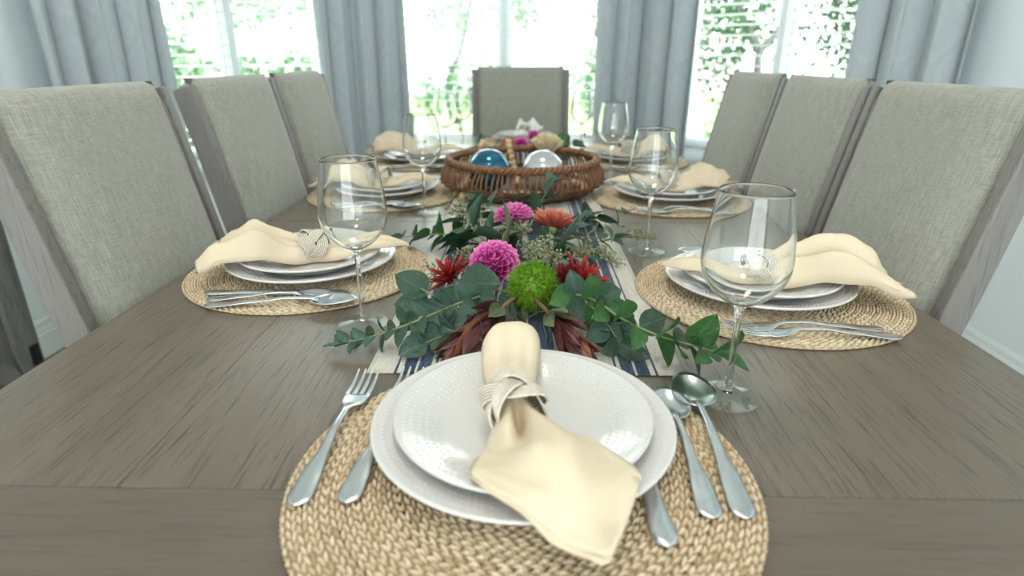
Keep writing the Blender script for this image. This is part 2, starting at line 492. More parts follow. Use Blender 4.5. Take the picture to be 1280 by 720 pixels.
class MB:
    """Collects vertices and faces and links them as ONE mesh object."""

    def __init__(self):
        self.v, self.f = [], []

    def add(self, vs, fs):
        n = len(self.v)
        self.v += [tuple(p) for p in vs]
        self.f += [tuple(i + n for i in f) for f in fs]
        return self

    def box(self, c, s, rot=None, taper=1.0):
        x, y, z = s[0] / 2, s[1] / 2, s[2] / 2
        vs = [Vector((sx * x * (taper if sz < 0 else 1), sy * y * (taper if sz < 0 else 1), sz * z)) for sz in (-1, 1) for sy in (-1, 1) for sx in (-1, 1)]
        if rot is not None:
            m = rot if isinstance(rot, Matrix) else Euler(rot).to_matrix()
            vs = [m @ p for p in vs]
        vs = [p + Vector(c) for p in vs]
        return self.add(vs, [(0, 2, 3, 1), (4, 5, 7, 6), (0, 1, 5, 4), (2, 6, 7, 3), (0, 4, 6, 2), (1, 3, 7, 5)])

    def hexa(self, lo, hi):
        """Two quads (each four points, same turn) joined into a solid."""
        return self.add(list(lo) + list(hi), [(3, 2, 1, 0), (4, 5, 6, 7), (0, 1, 5, 4), (1, 2, 6, 5), (2, 3, 7, 6), (3, 0, 4, 7)])

    def tube(self, pts, rad, seg=6, closed=False, cap=True):
        pts = [Vector(p) for p in pts]
        n = len(pts)
        rs = rad if isinstance(rad, (list, tuple)) else [rad] * n
        vs, fs = [], []
        up = None
        for i, p in enumerate(pts):
            a = pts[(i - 1) % n] if (closed or i > 0) else p
            c = pts[(i + 1) % n] if (closed or i < n - 1) else p
            t = (c - a).normalized()
            if up is None:
                up = Vector((0, 0, 1)) if abs(t.z) < 0.9 else Vector((1, 0, 0))
            s = t.cross(up)
            if s.length < 1e-6:
                s = t.cross(Vector((1, 0.3, 0)))
            s.normalize()
            up = s.cross(t).normalized()
            for k in range(seg):
                q = 2 * PI * k / seg
                vs.append(p + (s * math.cos(q) + up * math.sin(q)) * rs[i])
        m = n if closed else n - 1
        for i in range(m):
            j = (i + 1) % n
            for k in range(seg):
                l = (k + 1) % seg
                fs.append((i * seg + k, i * seg + l, j * seg + l, j * seg + k))
        if cap and not closed:
            fs.append(tuple(range(seg - 1, -1, -1)))
            fs.append(tuple((n - 1) * seg + k for k in range(seg)))
        return self.add(vs, fs)

    def lathe(self, prof, seg=48, c=(0, 0, 0), closed=False):
        """Revolves (r, z) points; a point with r < 1e-6 becomes a pole. closed: the profile returns to its start."""
        rows, vs, fs = [], [], []
        for r, z in prof:
            if r < 1e-6:
                rows.append([len(vs)] * seg)
                vs.append((c[0], c[1], c[2] + z))
            else:
                rows.append(list(range(len(vs), len(vs) + seg)))
                vs += [(c[0] + r * math.cos(2 * PI * k / seg), c[1] + r * math.sin(2 * PI * k / seg), c[2] + z) for k in range(seg)]
        pairs = list(zip(rows, rows[1:])) + ([(rows[-1], rows[0])] if closed else [])
        for a, b in pairs:
            for k in range(seg):
                l = (k + 1) % seg
                q = []
                for i in (a[k], a[l], b[l], b[k]):
                    if i not in q:
                        q.append(i)
                if len(q) > 2:
                    fs.append(tuple(q))
        return self.add(vs, fs)

    def grid(self, fn, nu, nv, wrapv=False):
        vs = [fn(i / nu, j / nv) for i in range(nu + 1) for j in range(nv + (0 if wrapv else 1))]
        w = nv if wrapv else nv + 1
        fs = []
        for i in range(nu):
            for j in range(nv):
                k = (j + 1) % w if wrapv else j + 1
                fs.append((i * w + j, i * w + k, (i + 1) * w + k, (i + 1) * w + j))
        return self.add(vs, fs)

    def ball(self, c, r, seg=10, rings=6, sc=(1, 1, 1)):
        n0 = len(self.v)
        self.lathe([(r * math.sin(PI * i / rings) if 0 < i < rings else 0, -r * math.cos(PI * i / rings)) for i in range(rings + 1)], seg)
        for i in range(n0, len(self.v)):
            x, y, z = self.v[i]
            self.v[i] = (x * sc[0] + c[0], y * sc[1] + c[1], z * sc[2] + c[2])
        return self

    def mesh(self, name, mat, smooth=True):
        me = bpy.data.meshes.new(name)
        me.from_pydata(self.v, [], self.f)
        me.update()
        if mat is not None:
            me.materials.append(mat)
        if smooth:
            me.polygons.foreach_set('use_smooth', [True] * len(me.polygons))
        return me

    def build(self, name, mat, parent=None, smooth=True, bevel=0, solid=0, angle=None, recalc=True):
        me = self.mesh(name, mat, smooth)
        if recalc:
            bm = bmesh.new()
            bm.from_mesh(me)
            bmesh.ops.recalc_face_normals(bm, faces=bm.faces)
            bm.to_mesh(me)
            bm.free()
        o = bpy.data.objects.new(name, me)
        COL.objects.link(o)
        o.parent = parent
        if solid:
            s = o.modifiers.new('thick', 'SOLIDIFY')
            s.thickness = solid
            s.offset = 0
        if bevel:
            b = o.modifiers.new('edge', 'BEVEL')
            b.width = bevel
            b.segments = 3
            b.limit_method = 'ANGLE'
            b.angle_limit = R(40)
            b.harden_normals = False
        return o


def obj(name, me, parent=None, matrix=None):
    o = bpy.data.objects.new(name, me)
    COL.objects.link(o)
    o.parent = parent
    if matrix is not None:
        o.matrix_local = matrix
    return o


def tag(o, label=None, cat=None, group=None, kind=None):
    for k, v in (('label', label), ('category', cat), ('group', group), ('kind', kind)):
        if v:
            o[k] = v
    return o


def empty(name, loc=(0, 0, 0), rz=0.0):
    o = bpy.data.objects.new(name, None)
    COL.objects.link(o)
    o.empty_display_size = 0.05
    o.location = loc
    o.rotation_euler = (0, 0, rz)
    return o


KIDS = {}


def copy_tree(o, parent=None):
    c = o.copy()
    COL.objects.link(c)
    c.parent = parent
    for ch in list(o.children):
        copy_tree(ch, c)
    return c


def axes(loc, y, z=None, scale=1.0):
    """Matrix whose Y runs along y and whose Z leans to z."""
    y = Vector(y).normalized()
    z = Vector(z) if z is not None else Vector((0, 0, 1))
    x = y.cross(z)
    if x.length < 1e-5:
        x = y.cross(Vector((1, 0.1, 0.2)))
    x.normalize()
    z = x.cross(y)
    s = scale if isinstance(scale, (tuple, list)) else (scale,) * 3
    m = Matrix(((x.x * s[0], y.x * s[1], z.x * s[2], loc[0]), (x.y * s[0], y.y * s[1], z.y * s[2], loc[1]),
                (x.z * s[0], y.z * s[1], z.z * s[2], loc[2]), (0, 0, 0, 1)))
    return m


def sstep(a, b, x):
    t = max(0.0, min(1.0, (x - a) / (b - a)))
    return t * t * (3 - 2 * t)


def lerp_table(tab, t):
    for (a, x), (b, y) in zip(tab, tab[1:]):
        if t <= b:
            k = (t - a) / (b - a) if b > a else 0
            k = k * k * (3 - 2 * k)
            return x + (y - x) * k
    return tab[-1][1]


def spline(pts, n):
    """Catmull-Rom through pts, n points."""
    P = [Vector(p) for p in pts]
    P = [P[0] * 2 - P[1]] + P + [P[-1] * 2 - P[-2]]
    out = []
    m = len(P) - 3
    for i in range(n):
        t = i / (n - 1) * m
        k = min(int(t), m - 1)
        t -= k
        a, b, c, d = P[k:k + 4]
        out.append(0.5 * ((2 * b) + (c - a) * t + (2 * a - 5 * b + 4 * c - d) * t * t + (3 * b - a - 3 * c + d) * t ** 3))
    return out

# ------------------------------------------------------------------ the room
CEIL = 2.7
A_, B_ = Vector((0.664, 3.5, 0)), Vector((1.66, 2.504, 0))       # right bay wall
C_, D_ = Vector((-0.90, 3.5, 0)), Vector((-1.85, 2.55, 0))       # left bay wall
SILL, HEAD = 0.615, 2.15
YB = -3.2


def struct(name, mb, mat, parent=None, **kw):
    o = mb.build(name, mat, parent, smooth=False, **kw)
    if parent is None:
        o['kind'] = 'structure'
    return o


def wall_boxes(p, q, out, openings, z0=0.0, z1=CEIL, th=0.14):
    """Wall from p to q, thick towards out, with (t0, t1, zlo, zhi) openings measured along it."""
    d = (q - p)
    L = d.length
    d.normalize()
    mb = MB()

    def piece(t0, t1, za, zb):
        if t1 - t0 < 1e-4 or zb - za < 1e-4:
            return
        a, b = p + d * t0, p + d * t1
        lo = [Vector((a.x, a.y, za)), Vector((b.x, b.y, za)), Vector((b.x, b.y, za)) + out * th, Vector((a.x, a.y, za)) + out * th]
        mb.hexa(lo, [v + Vector((0, 0, zb - za)) for v in lo])
    t = 0.0
    for a, b, zl, zh in openings:
        piece(t, a, z0, z1)
        piece(a, b, z0, zl)
        piece(a, b, zh, z1)
        t = b
    piece(t, L, z0, z1)
    return mb


mb = MB().box((-0.1, (YB + 3.6) / 2, -0.06), (3.9, 3.6 - YB, 0.10))
fl = struct('floor', mb, M['floor'])
fl.location.z = 0.01
struct('ceiling', MB().box((-0.1, (YB + 3.7) / 2, CEIL + 0.05), (3.9, 3.9 - YB, 0.10)), M['ceiling'])
outA = Vector((0.7071, 0.7071, 0))
outC = Vector((-0.7071, 0.7071, 0))
LA, LC, LM = (B_ - A_).length, (D_ - C_).length, A_.x - C_.x
WA, WC, WM = (0.17, 1.19), (0.15, 1.16), (0.17, LM - 0.17)
struct('wall_back', wall_boxes(C_, A_, Vector((0, 1, 0)), [(WM[0], WM[1], SILL, HEAD)]), M['wall'])
struct('wall_bay_east', wall_boxes(A_, B_, outA, [(WA[0], WA[1], SILL, HEAD)]), M['wall'])
struct('wall_bay_west', wall_boxes(C_, D_, outC, [(WC[0], WC[1], SILL, HEAD)]), M['wall'])
struct('wall_right', wall_boxes(B_, Vector((1.66, YB, 0)), Vector((1, 0, 0)), []), M['wall'])
struct('wall_left', wall_boxes(D_, Vector((-1.85, YB, 0)), Vector((-1, 0, 0)), []), M['wall'])
DW = (0.35, 3.15)
struct('wall_front', wall_boxes(Vector((-1.85, YB, 0)), Vector((1.66, YB, 0)), Vector((0, -1, 0)), [(DW[0], DW[1], 0.03, 2.3)]), M['wall'])


def moulding(name, p, q, inward, h=0.145):
    """Skirting board with a stepped, rounded top."""
    d = (q - p).normalized()
    prof = [(0.0, 0.0), (0.016, 0.0), (0.016, h * 0.62), (0.013, h * 0.66), (0.013, h * 0.74), (0.009, h * 0.80), (0.008, h * 0.92), (0.003, h), (0.0, h)]
    mb = MB()
    vs = [Vector((e.x, e.y, 0)) + inward * a + Vector((0, 0, 0.011 + b)) for e in (p, q) for a, b in prof]
    n = len(prof)
    mb.add(vs, [(i, (i + 1) % n, n + (i + 1) % n, n + i) for i in range(n)] + [tuple(range(n)), tuple(range(2 * n - 1, n - 1, -1))])
    o = mb.build(name, M['white_paint'], None, smooth=False)
    o['kind'] = 'structure'
    return o


moulding('baseboard_right', B_ + Vector((-0.0, 0, 0)), Vector((1.66, YB, 0)), Vector((-1, 0, 0)))
moulding('baseboard_left', D_, Vector((-1.85, YB, 0)), Vector((1, 0, 0)))
moulding('baseboard_back', C_, A_, Vector((0, -1, 0)))
moulding('baseboard_bay_east', A_, B_, -outA)
moulding('baseboard_bay_west', C_, D_, -outC)
pf = empty('dark_edged_panel', (-1.85, 1.80, 0.90))  # stands in for an unidentified dark edge on the wall
tag(pf, 'dark-edged panel on the side wall beyond the sideboard, near the curtain', 'picture frame')
for y in (-0.335, 0.335):
    MB().box((0.015, y, 0.50), (0.03, 0.04, 1.0)).build('dark_edge_bar', M['sideboard'], pf, smooth=False, bevel=0.003)
for z in (0.02, 0.98):
    MB().box((0.015, 0, z), (0.03, 0.63, 0.04)).build('dark_edge_bar', M['sideboard'], pf, smooth=False, bevel=0.003)
MB().box((0.006, 0, 0.5), (0.01, 0.63, 0.92)).build('panel_face', M['wall'], pf, smooth=False)


def window(n, p, q, out, t0, t1):
    """Twin window: frame, central mullion, two sashes each with its pane, and the sill board."""
    d = (q - p).normalized()
    rot = Matrix(((d.x, out.x, 0), (d.y, out.y, 0), (0, 0, 1)))
    mid = p + d * ((t0 + t1) / 2)
    w = t1 - t0
    root = empty('window_%d' % n, (mid.x, mid.y, SILL))
    root['kind'] = 'structure'
    root['label'] = {1: 'white twin window with half open slatted blinds in west bay wall', 2: 'white twin window behind the head of the table',
                     3: 'white twin window with tree outside in east bay wall'}[n]
    root['category'] = 'window'

    def bx(mb, x, y, z, sx, sy, sz):
        mb.box(rot @ Vector((x, y, z)), (sx, sy, sz), rot)
    H = HEAD - SILL
    fr = MB()
    for s in (-1, 1):
        bx(fr, s * (w / 2 - 0.015), 0.075, H / 2, 0.03, 0.13, H)
    bx(fr, 0, 0.075, H - 0.015, w - 0.06, 0.13, 0.03)
    bx(fr, 0, 0.075, 0.012, w - 0.06, 0.13, 0.024)
    fr.build('window_frame', M['white_paint'], root, smooth=False)
    ml = MB()
    bx(ml, 0, 0.105, H / 2, 0.044, 0.06, H - 0.054)
    bx(ml, 0, 0.070, H / 2, 0.026, 0.012, H - 0.054)
    ml.build('mullion', M['white_paint'], root, smooth=False)
    for s in (-1, 1):
        cx = s * (w / 4 - 0.004)
        sw = w / 2 - 0.052
        sa = MB()
        for e in (-1, 1):
            bx(sa, cx + e * (sw / 2 - 0.009), 0.115, H / 2, 0.018, 0.03, H - 0.06)
        bx(sa, cx, 0.115, H - 0.045, sw - 0.048, 0.03, 0.03)
        bx(sa, cx, 0.115, 0.045, sw - 0.048, 0.03, 0.04)
        so = sa.build('sash', M['white_paint'], root, smooth=False)
        pa = MB()
        bx(pa, cx, 0.115, H / 2 + 0.005, sw - 0.044, 0.004, H - 0.10)
        pa.build('glass_pane', M['pane'], so, smooth=False)
    si = MB()
    bx(si, 0, -0.012, -0.016, w + 0.10, 0.10, 0.030)
    bx(si, 0, -0.006, -0.050, w + 0.06, 0.02, 0.045)
    si.build('window_sill', M['white_paint'], root, smooth=False, bevel=0.004)
    return root, rot, mid, w


WIN = [window(1, C_, D_, outC, *WC), window(2, C_, A_, Vector((0, 1, 0)), *WM), window(3, A_, B_, outA, *WA)]
# big glazed door added unseen behind the camera, letting in fill daylight
dr = empty('door_1', ((-1.85 + (DW[0] + DW[1]) / 2), YB, 0.03))
dr['kind'] = 'structure'
fr = MB()
for x in (-1.37, -0.0, 1.37):
    fr.box((x, -0.07, 1.135), (0.06, 0.08, 2.27))
for z in (0.03, 2.24):
    fr.box((0, -0.07, z), (2.68, 0.08, 0.06))
fr.build('door_frame', M['white_paint'], dr, smooth=False)
for x in (-0.685, 0.685):
    MB().box((x, -0.07, 1.135), (1.31, 0.006, 2.15)).build('glass_pane', M['pane'], dr, smooth=False)

# light portals just outside the glass
for (root, rot, mid, w), out, nm in zip(WIN, (outC, Vector((0, 1, 0)), outA), 'abc'):
    ang = math.atan2(out.y, out.x) - PI / 2
    c = mid + out * 0.16
    portal('daylight_portal', (c.x, c.y, (SILL + HEAD) / 2), (R(-90), 0, ang), w, HEAD - SILL)
portal('daylight_portal', (-0.1, YB - 0.16, 1.17), (R(90), 0, 0), 2.74, 2.24)

# unseen fill lamps added down the middle of the ceiling to brighten the room
for y, wh in ((-2.0, 'near the glazed door'), (-0.5, 'behind the camera end of the table'), (1.0, 'above the flower garland')):
    cl = empty('added_fill_lamp', (-0.1, y, CEIL))
    tag(cl, 'added unseen round fill lamp ' + wh, 'added fill lamp', 'added fill lamps')
    MB().lathe([(0, 0), (0.26, 0), (0.27, -0.01), (0.27, -0.06), (0.25, -0.065), (0.25, -0.02), (0, -0.02)], 40).build('fill_lamp_housing', M['white_paint'], cl)
    ld = bpy.data.lights.new('added_fill_light', 'AREA')
    ld.shape = 'DISK'
    ld.size = 0.48
    ld.energy = FILL_LAMP_W
    ld.color = (1.0, 0.93, 0.84)
    lo = bpy.data.objects.new('added_fill_light', ld)
    COL.objects.link(lo)
    lo.parent = cl
    lo.location = (0, 0, -0.055)

# ------------------------------------------------------------------ venetian blinds, one per window half
slat_cache = {}


def blind(k, half, label):
    root, rot, mid, w = WIN[k]
    s = -1 if half == 0 else 1
    bw = w / 2 - 0.055
    b = empty('venetian_blind')
    c = mid + rot @ Vector((s * (w / 4 + 0.004), 0.052, 0))
    b.location = (c.x, c.y, SILL)
    b.rotation_euler = rot.to_euler()
    tag(b, label, 'blind', 'white venetian blinds in the bay windows')
    H = HEAD - SILL
    if k not in slat_cache:
        m = MB()
        a = 0.10
        m.grid(lambda u, v: ((u - 0.5) * bw, (v - 0.5) * 0.048, 0.003 * (1 - (2 * v - 1) ** 2) - (v - 0.5) * 0.048 * a), 1, 4)
        m.grid(lambda u, v: ((u - 0.5) * bw, (0.5 - v) * 0.048, -0.0022 + 0.003 * (1 - (2 * v - 1) ** 2) - (0.5 - v) * 0.048 * a), 1, 4)
        slat_cache[k] = m.mesh('slat', M['blind'])
    z = 0.062
    while z < H - 0.09:
        obj('slat', slat_cache[k], b, Matrix.Translation((0, 0, z)))
        z += 0.047
    MB().box((0, 0, H - 0.055), (bw, 0.045, 0.04)).build('headrail', M['blind'], b, smooth=False)
    MB().box((0, 0, 0.038), (bw, 0.048, 0.016)).build('bottom_rail', M['blind'], b, smooth=False)
    for x in (-0.36, 0.36):
        m = MB()
        for y in (-0.026, 0.026):
            m.tube([(x * bw, y, 0.04), (x * bw, y, H - 0.05)], 0.0009, 4)
        m.build('ladder_cord', M['blind'], b)


pos = ['bay window by the sideboard wall', 'middle window behind the head chair', 'bay window by the bare wall']
for k in range(3):
    for h in (0, 1):
        inner = {(0, 0): 'nearer the middle', (0, 1): 'nearer the side wall', (1, 0): 'by the sideboard', (1, 1): 'by the bare wall',
                 (2, 0): 'nearer the middle', (2, 1): 'nearer the side wall'}[(k, h)]
        blind(k, h, 'white slatted blind in the ' + pos[k] + ', half ' + inner)

# ------------------------------------------------------------------ curtains


def curtain(path, folds, amp, label, seed, z0=0.012, z1=2.42):
    """A pleated drape hanging along PATH; pleats deepen and spread towards the floor."""
    rnd = random.Random(seed)
    pts = spline(path, 60)
    acc = [0.0]
    for a, b in zip(pts, pts[1:]):
        acc.append(acc[-1] + (b - a).length)
    L = acc[-1]
    ph = [rnd.uniform(-0.5, 0.5) for _ in range(folds + 2)]
    am = [rnd.uniform(0.75, 1.2) for _ in range(folds + 2)]
    nu = folds * 14
    base = pts[len(pts) // 2]

    def at(u):
        x = u * L
        for i in range(len(acc) - 1):
            if x <= acc[i + 1] + 1e-9:
                t = (x - acc[i]) / (acc[i + 1] - acc[i])
                p = pts[i].lerp(pts[i + 1], t)
                d = (pts[i + 1] - pts[i]).normalized()
                return p, Vector((d.y, -d.x, 0))
        return pts[-1], Vector((0, 0, 0))

    def fn(u, v):
        z = z0 + (z1 - z0) * v
        p, n = at(u)
        q = u * folds
        i = int(min(q, folds - 1e-6))
        a = amp * (am[i] * (1 - (q - i)) + am[i + 1] * (q - i)) * (1.0 - 0.25 * v)
        w = 2 * PI * q + 0.35 * math.sin(2.2 * z + ph[i]) + 0.25 * ph[i]
        off = a * (math.sin(w) + 0.22 * math.sin(2 * w + 0.8))
        lat = 0.25 * a * math.sin(2 * w)
        d = Vector((-n.y, n.x, 0))
        p = p + n * off + d * lat
        return (p.x - base.x, p.y - base.y, z)
    m = MB()
    m.grid(fn, nu, 16)
    o = m.build('curtain', M['curtain'], None, solid=0.0025, recalc=False)
    uv = o.data.uv_layers.new(name='UVMap')
    nvv = 17
    for poly in o.data.polygons:
        for li in poly.loop_indices:
            vi = o.data.loops[li].vertex_index
            uv.data[li].uv = (vi // nvv / nu * L * 1.7, (vi % nvv) / 16 * (z1 - z0))
    o.location = (base.x, base.y, 0)
    tag(o, label, 'curtain', 'grey-blue curtains of the bay')
    return o


def along(p, q, t, off, out):
    v = p + (q - p).normalized() * t - out * off
    return (v.x, v.y, 0)


curtain([(-1.775, 2.33, 0), along(C_, D_, 1.27, 0.10, outC), along(C_, D_, 1.13, 0.10, outC), along(C_, D_, 0.985, 0.10, outC)], 4, 0.042,
        'grey-blue curtain between the bare side wall strip and sideboard-side bay window', 3)
curtain([along(C_, D_, 0.30, 0.10, outC), along(C_, D_, 0.13, 0.11, outC), (-0.82, 3.35, 0), (-0.63, 3.40, 0)], 4, 0.042,
        'grey-blue curtain in the bay corner behind the pale chairs by the sideboard', 7)
curtain([(0.365, 3.40, 0), (0.58, 3.37, 0), along(A_, B_, 0.13, 0.11, outA), along(A_, B_, 0.335, 0.10, outA)], 4, 0.045,
        'grey-blue curtain in the bay corner behind the beige ruffled flower', 5)
curtain([along(A_, B_, 1.045, 0.10, outA), along(A_, B_, 1.17, 0.10, outA), along(A_, B_, 1.31, 0.10, outA), (1.585, 2.36, 0)], 3, 0.046,
        'grey-blue curtain beside the bare pale wall with the white baseboard', 9)

# ------------------------------------------------------------------ dining table
T = 0.76
TX, TY0, TY1 = 0.557, 0.185, 2.785
tb = empty('dining_table', (0, 1.485, 0))
tag(tb, 'long grey-brown oak dining table set for eight', 'table')


def board(name, x0, x1, y0, y1, mat):
    o = MB().box(((x0 + x1) / 2, (y0 + y1) / 2 - 1.485, T - 0.0175), (x1 - x0, y1 - y0, 0.035)).build(name, mat, tb, smooth=False, bevel=0.0012)
    return o


G = 0.0006
board('end_board', -TX, TX, TY0, 0.398, M['table_x'])
board('end_board', -TX, TX, 2.572, TY1, M['table_x'])
for y0, y1 in ((0.398, 1.262), (1.262, 1.722), (1.722, 2.572)):
    for i in range(5):
        w = 2 * TX / 5
        b = board('plank', -TX + i * w, -TX + (i + 1) * w, y0 + G, y1 - G, M['table_y'])
ap = MB()
for s in (-1, 1):
    ap.box((s * 0.47, 0, 0.68), (0.025, 2.2, 0.09))
    ap.box((0, s * 1.1, 0.68), (0.94, 0.025, 0.09))
ap.build('apron', M['table_y'], tb, smooth=False)
for sx in (-1, 1):
    for sy in (-1, 1):
        MB().box((sx * 0.44, sy * 1.08, 0.3675), (0.10, 0.10, 0.715)).build('leg', M['chair_wood'], tb, smooth=False, bevel=0.006)

# striped runner, just above the boards
RY0, RY1 = 0.592, 2.33
run = MB()


def run_fn(u, v):
    y = RY0 + (RY1 - RY0) * u
    x = -0.177 + 0.354 * v
    return (x, y - 1.4, 0.0016 + 0.0007 * math.sin(9 * y + 3 * x) * math.sin(23 * x))


run.grid(run_fn, 60, 24)
ro = run.build('table_runner', M['runner'], None, solid=0.0014, recalc=False)
ro.location = (0.002, 1.4, T)
tag(ro, 'cream linen table runner with navy stripes down the table', 'runner')

# ------------------------------------------------------------------ chairs


def make_chair(name, label, group=None):
    """Facing +Y. Floor at z = 0. Upholstered back between two grey wood posts, welt down its edges."""
    c = empty(name)
    tag(c, label, 'chair', group)
    W = 0.420

    def yback(z):      # front face of the cushion leans back
        return -0.17 - 0.20 * (z - T)
    for s in (-1, 1):
        x = s * (W / 2 - 0.011)
        m = MB()
        prev = None
        stations = [(0.0, -0.265, 0.036), (0.42, -0.192, 0.05), (0.60, -0.168, 0.048), (0.76, yback(0.76) - 0.034, 0.045), (0.90, yback(0.90) - 0.034, 0.043), (1.030, yback(1.030) - 0.035, 0.040)]
        for (z, y, d) in stations:
            q = [Vector((x - 0.011, y - d / 2, z)), Vector((x + 0.011, y - d / 2, z)), Vector((x + 0.011, y + d / 2, z)), Vector((x - 0.011, y + d / 2, z))]
            if z > 1.0:
                q[0].z -= 0.012; q[1].z -= 0.012
            if prev:
                m.hexa(prev, q)
            prev = q
        bm_join(m)
        m.build('back_post', M['chair_wood'], c, smooth=False, bevel=0.004)
        MB().box((s * (W / 2 - 0.022), 0.215, 0.21), (0.042, 0.042, 0.42), taper=0.8).build('leg', M['chair_wood'], c, smooth=False, bevel=0.004)
        MB().box((s * (W / 2 - 0.02), 0.01, 0.385), (0.025, 0.40, 0.06)).build('rail', M['chair_wood'], c, smooth=False, bevel=0.003)
    MB().box((0, 0.215, 0.385), (W - 0.088, 0.025, 0.06)).build('rail', M['chair_wood'], c, smooth=False, bevel=0.003)
    # cushion: a padded slab, wrapped over its top
    cw = W / 2 - 0.026

    def cush(u, v):
        # v goes round front -> top -> back; u across
        x = (2 * u - 1)
        e = 1 - abs(x) ** 5
        z_lo, z_hi = 0.50, 1.040
        if v < 0.70:
            t = v / 0.70
            z = z_lo + (z_hi - 0.024 - z_lo) * t
            pad = 0.010 * e * math.sin(PI * min(1, 0.15 + 0.85 * t)) ** 0.5
            y = yback(z) + 0.004 * e + pad - 0.024 * (1 - e)
        elif v < 0.86:
            a = (v - 0.70) / 0.16 * PI
            r = 0.030
            z = z_hi - 0.024 + 0.024 * math.sin(a)
            y = yback(z_hi) + 0.006 - r + r * math.cos(a) + (0.004 * e - 0.024 * (1 - e)) * (1 if a < PI / 2 else -0.3)
        else:
            t = (v - 0.86) / 0.14
            z = z_hi - 0.024 + (z_lo - z_hi + 0.024) * t
            y = yback(z) - 0.052
        return (x * cw, y, z)
    m = MB()
    nu, nv = 18, 34
    m.grid(cush, nu, nv)
    w = nv + 1
    m.f.append(tuple(range(0, w)))
    m.f.append(tuple(range(nu * w + nv, nu * w - 1, -1)))
    bc = m.build('back_cushion', M['linen_grey'], c, recalc=True)
    for s in (-1, 1):
        pts = [(s * (cw + 0.001), yback(z) - 0.022, z) for z in [0.50 + 0.05 * i for i in range(11)]]
        pts += [(s * (cw + 0.001), yback(1.03) - 0.024, 1.014), (s * (cw + 0.001), yback(1.03) - 0.036, 1.026), (s * (cw + 0.001), yback(1.03) - 0.050, 1.020)]
        MB().tube(pts, 0.0042, 6).build('welt', M['welt'], bc)
    MB().box((0, yback(0.56) - 0.026, 0.475), (2 * cw, 0.03, 0.05)).build('rail', M['chair_wood'], c, smooth=False)

    def seat(u, v):
        x, y = 2 * u - 1, 2 * v - 1
        e = (1 - abs(x) ** 5) * (1 - abs(y) ** 5)
        return (x * 0.203, 0.03 + y * 0.20, 0.44 + 0.045 * e ** 0.4)
    m = MB()
    m.grid(seat, 14, 14)
    m.box((0, 0.03, 0.428), (0.405, 0.398, 0.022))
    m.build('seat', M['linen_grey'], c)
    return c


def bm_join(m):
    """Drop the inner faces between stacked solids."""
    seen = {}
    key = lambda f: tuple(sorted(tuple(round(x, 5) for x in m.v[i]) for i in f))
    for f in m.f:
        seen[key(f)] = seen.get(key(f), 0) + 1
    m.f = [f for f in m.f if seen[key(f)] == 1]
    remap, nv, ids = {}, [], []
    for p in m.v:
        k = tuple(round(x, 5) for x in p)
        if k not in remap:
            remap[k] = len(nv)
            nv.append(p)
        ids.append(remap[k])
    m.v = nv
    m.f = [tuple(ids[i] for i in f) for f in m.f]


GC = 'grey upholstered dining chairs round the table'
LS, RS = 'on the sideboard side', 'on the bare wall side'
specs = [
    (-0.419, 0.945, -90, 'grey linen dining chair by the sideboard, its post hiding the sideboard door'),
    (-0.419, 1.446, -90, 'middle grey linen dining chair of the row on the sideboard side'),
    (-0.419, 1.872, -90, 'grey linen dining chair at the window end of the sideboard-side row'),
    (0.419, 1.011, 90, 'large-looking grey linen dining chair in front of the white baseboard'),
    (0.419, 1.440, 90, 'middle grey linen dining chair of the row on the bare wall side'),
    (0.419, 1.868, 90, 'grey linen dining chair under the tree window, window end of the bare-wall row'),
    (-0.022, 2.755, 180, 'grey linen dining chair at the head of the table before the middle window'),
]
proto = None
for x, y, rz, lab in specs:
    ch = make_chair('dining_chair', lab, GC) if proto is None else copy_tree(proto)
    proto = proto or ch
    ch.location = (x, y, 0.012)
    ch.rotation_euler.z = R(rz)
    ch['label'] = lab
    if rz == 180:
        ch.scale.x = 1.09

# ------------------------------------------------------------------ sideboard with a crossed door
sb = empty('sideboard', (-1.63, 1.05, 0.012))
tag(sb, 'weathered grey wooden sideboard with crossed plank doors by the side wall', 'sideboard')
SH = 0.93
cb = MB()
cb.box((0, 0.535, SH / 2 + 0.03), (0.36, 0.03, SH - 0.06)).box((0, -0.535, SH / 2 + 0.03), (0.36, 0.03, SH - 0.06))
cb.box((-0.17, 0, SH / 2 + 0.03), (0.02, 1.04, SH - 0.06)).box((0.0, 0, 0.09), (0.34, 1.04, 0.03))
cb.build('body', M['sideboard'], sb, smooth=False)
MB().box((0, 0, SH), (0.42, 1.14, 0.03)).build('top', M['sideboard'], sb, smooth=False, bevel=0.004)
for sx in (-1, 1):
    for sy in (-1, 1):
        MB().box((sx * 0.15, sy * 0.51, 0.03), (0.05, 0.05, 0.06)).build('foot', M['sideboard'], sb, smooth=False)
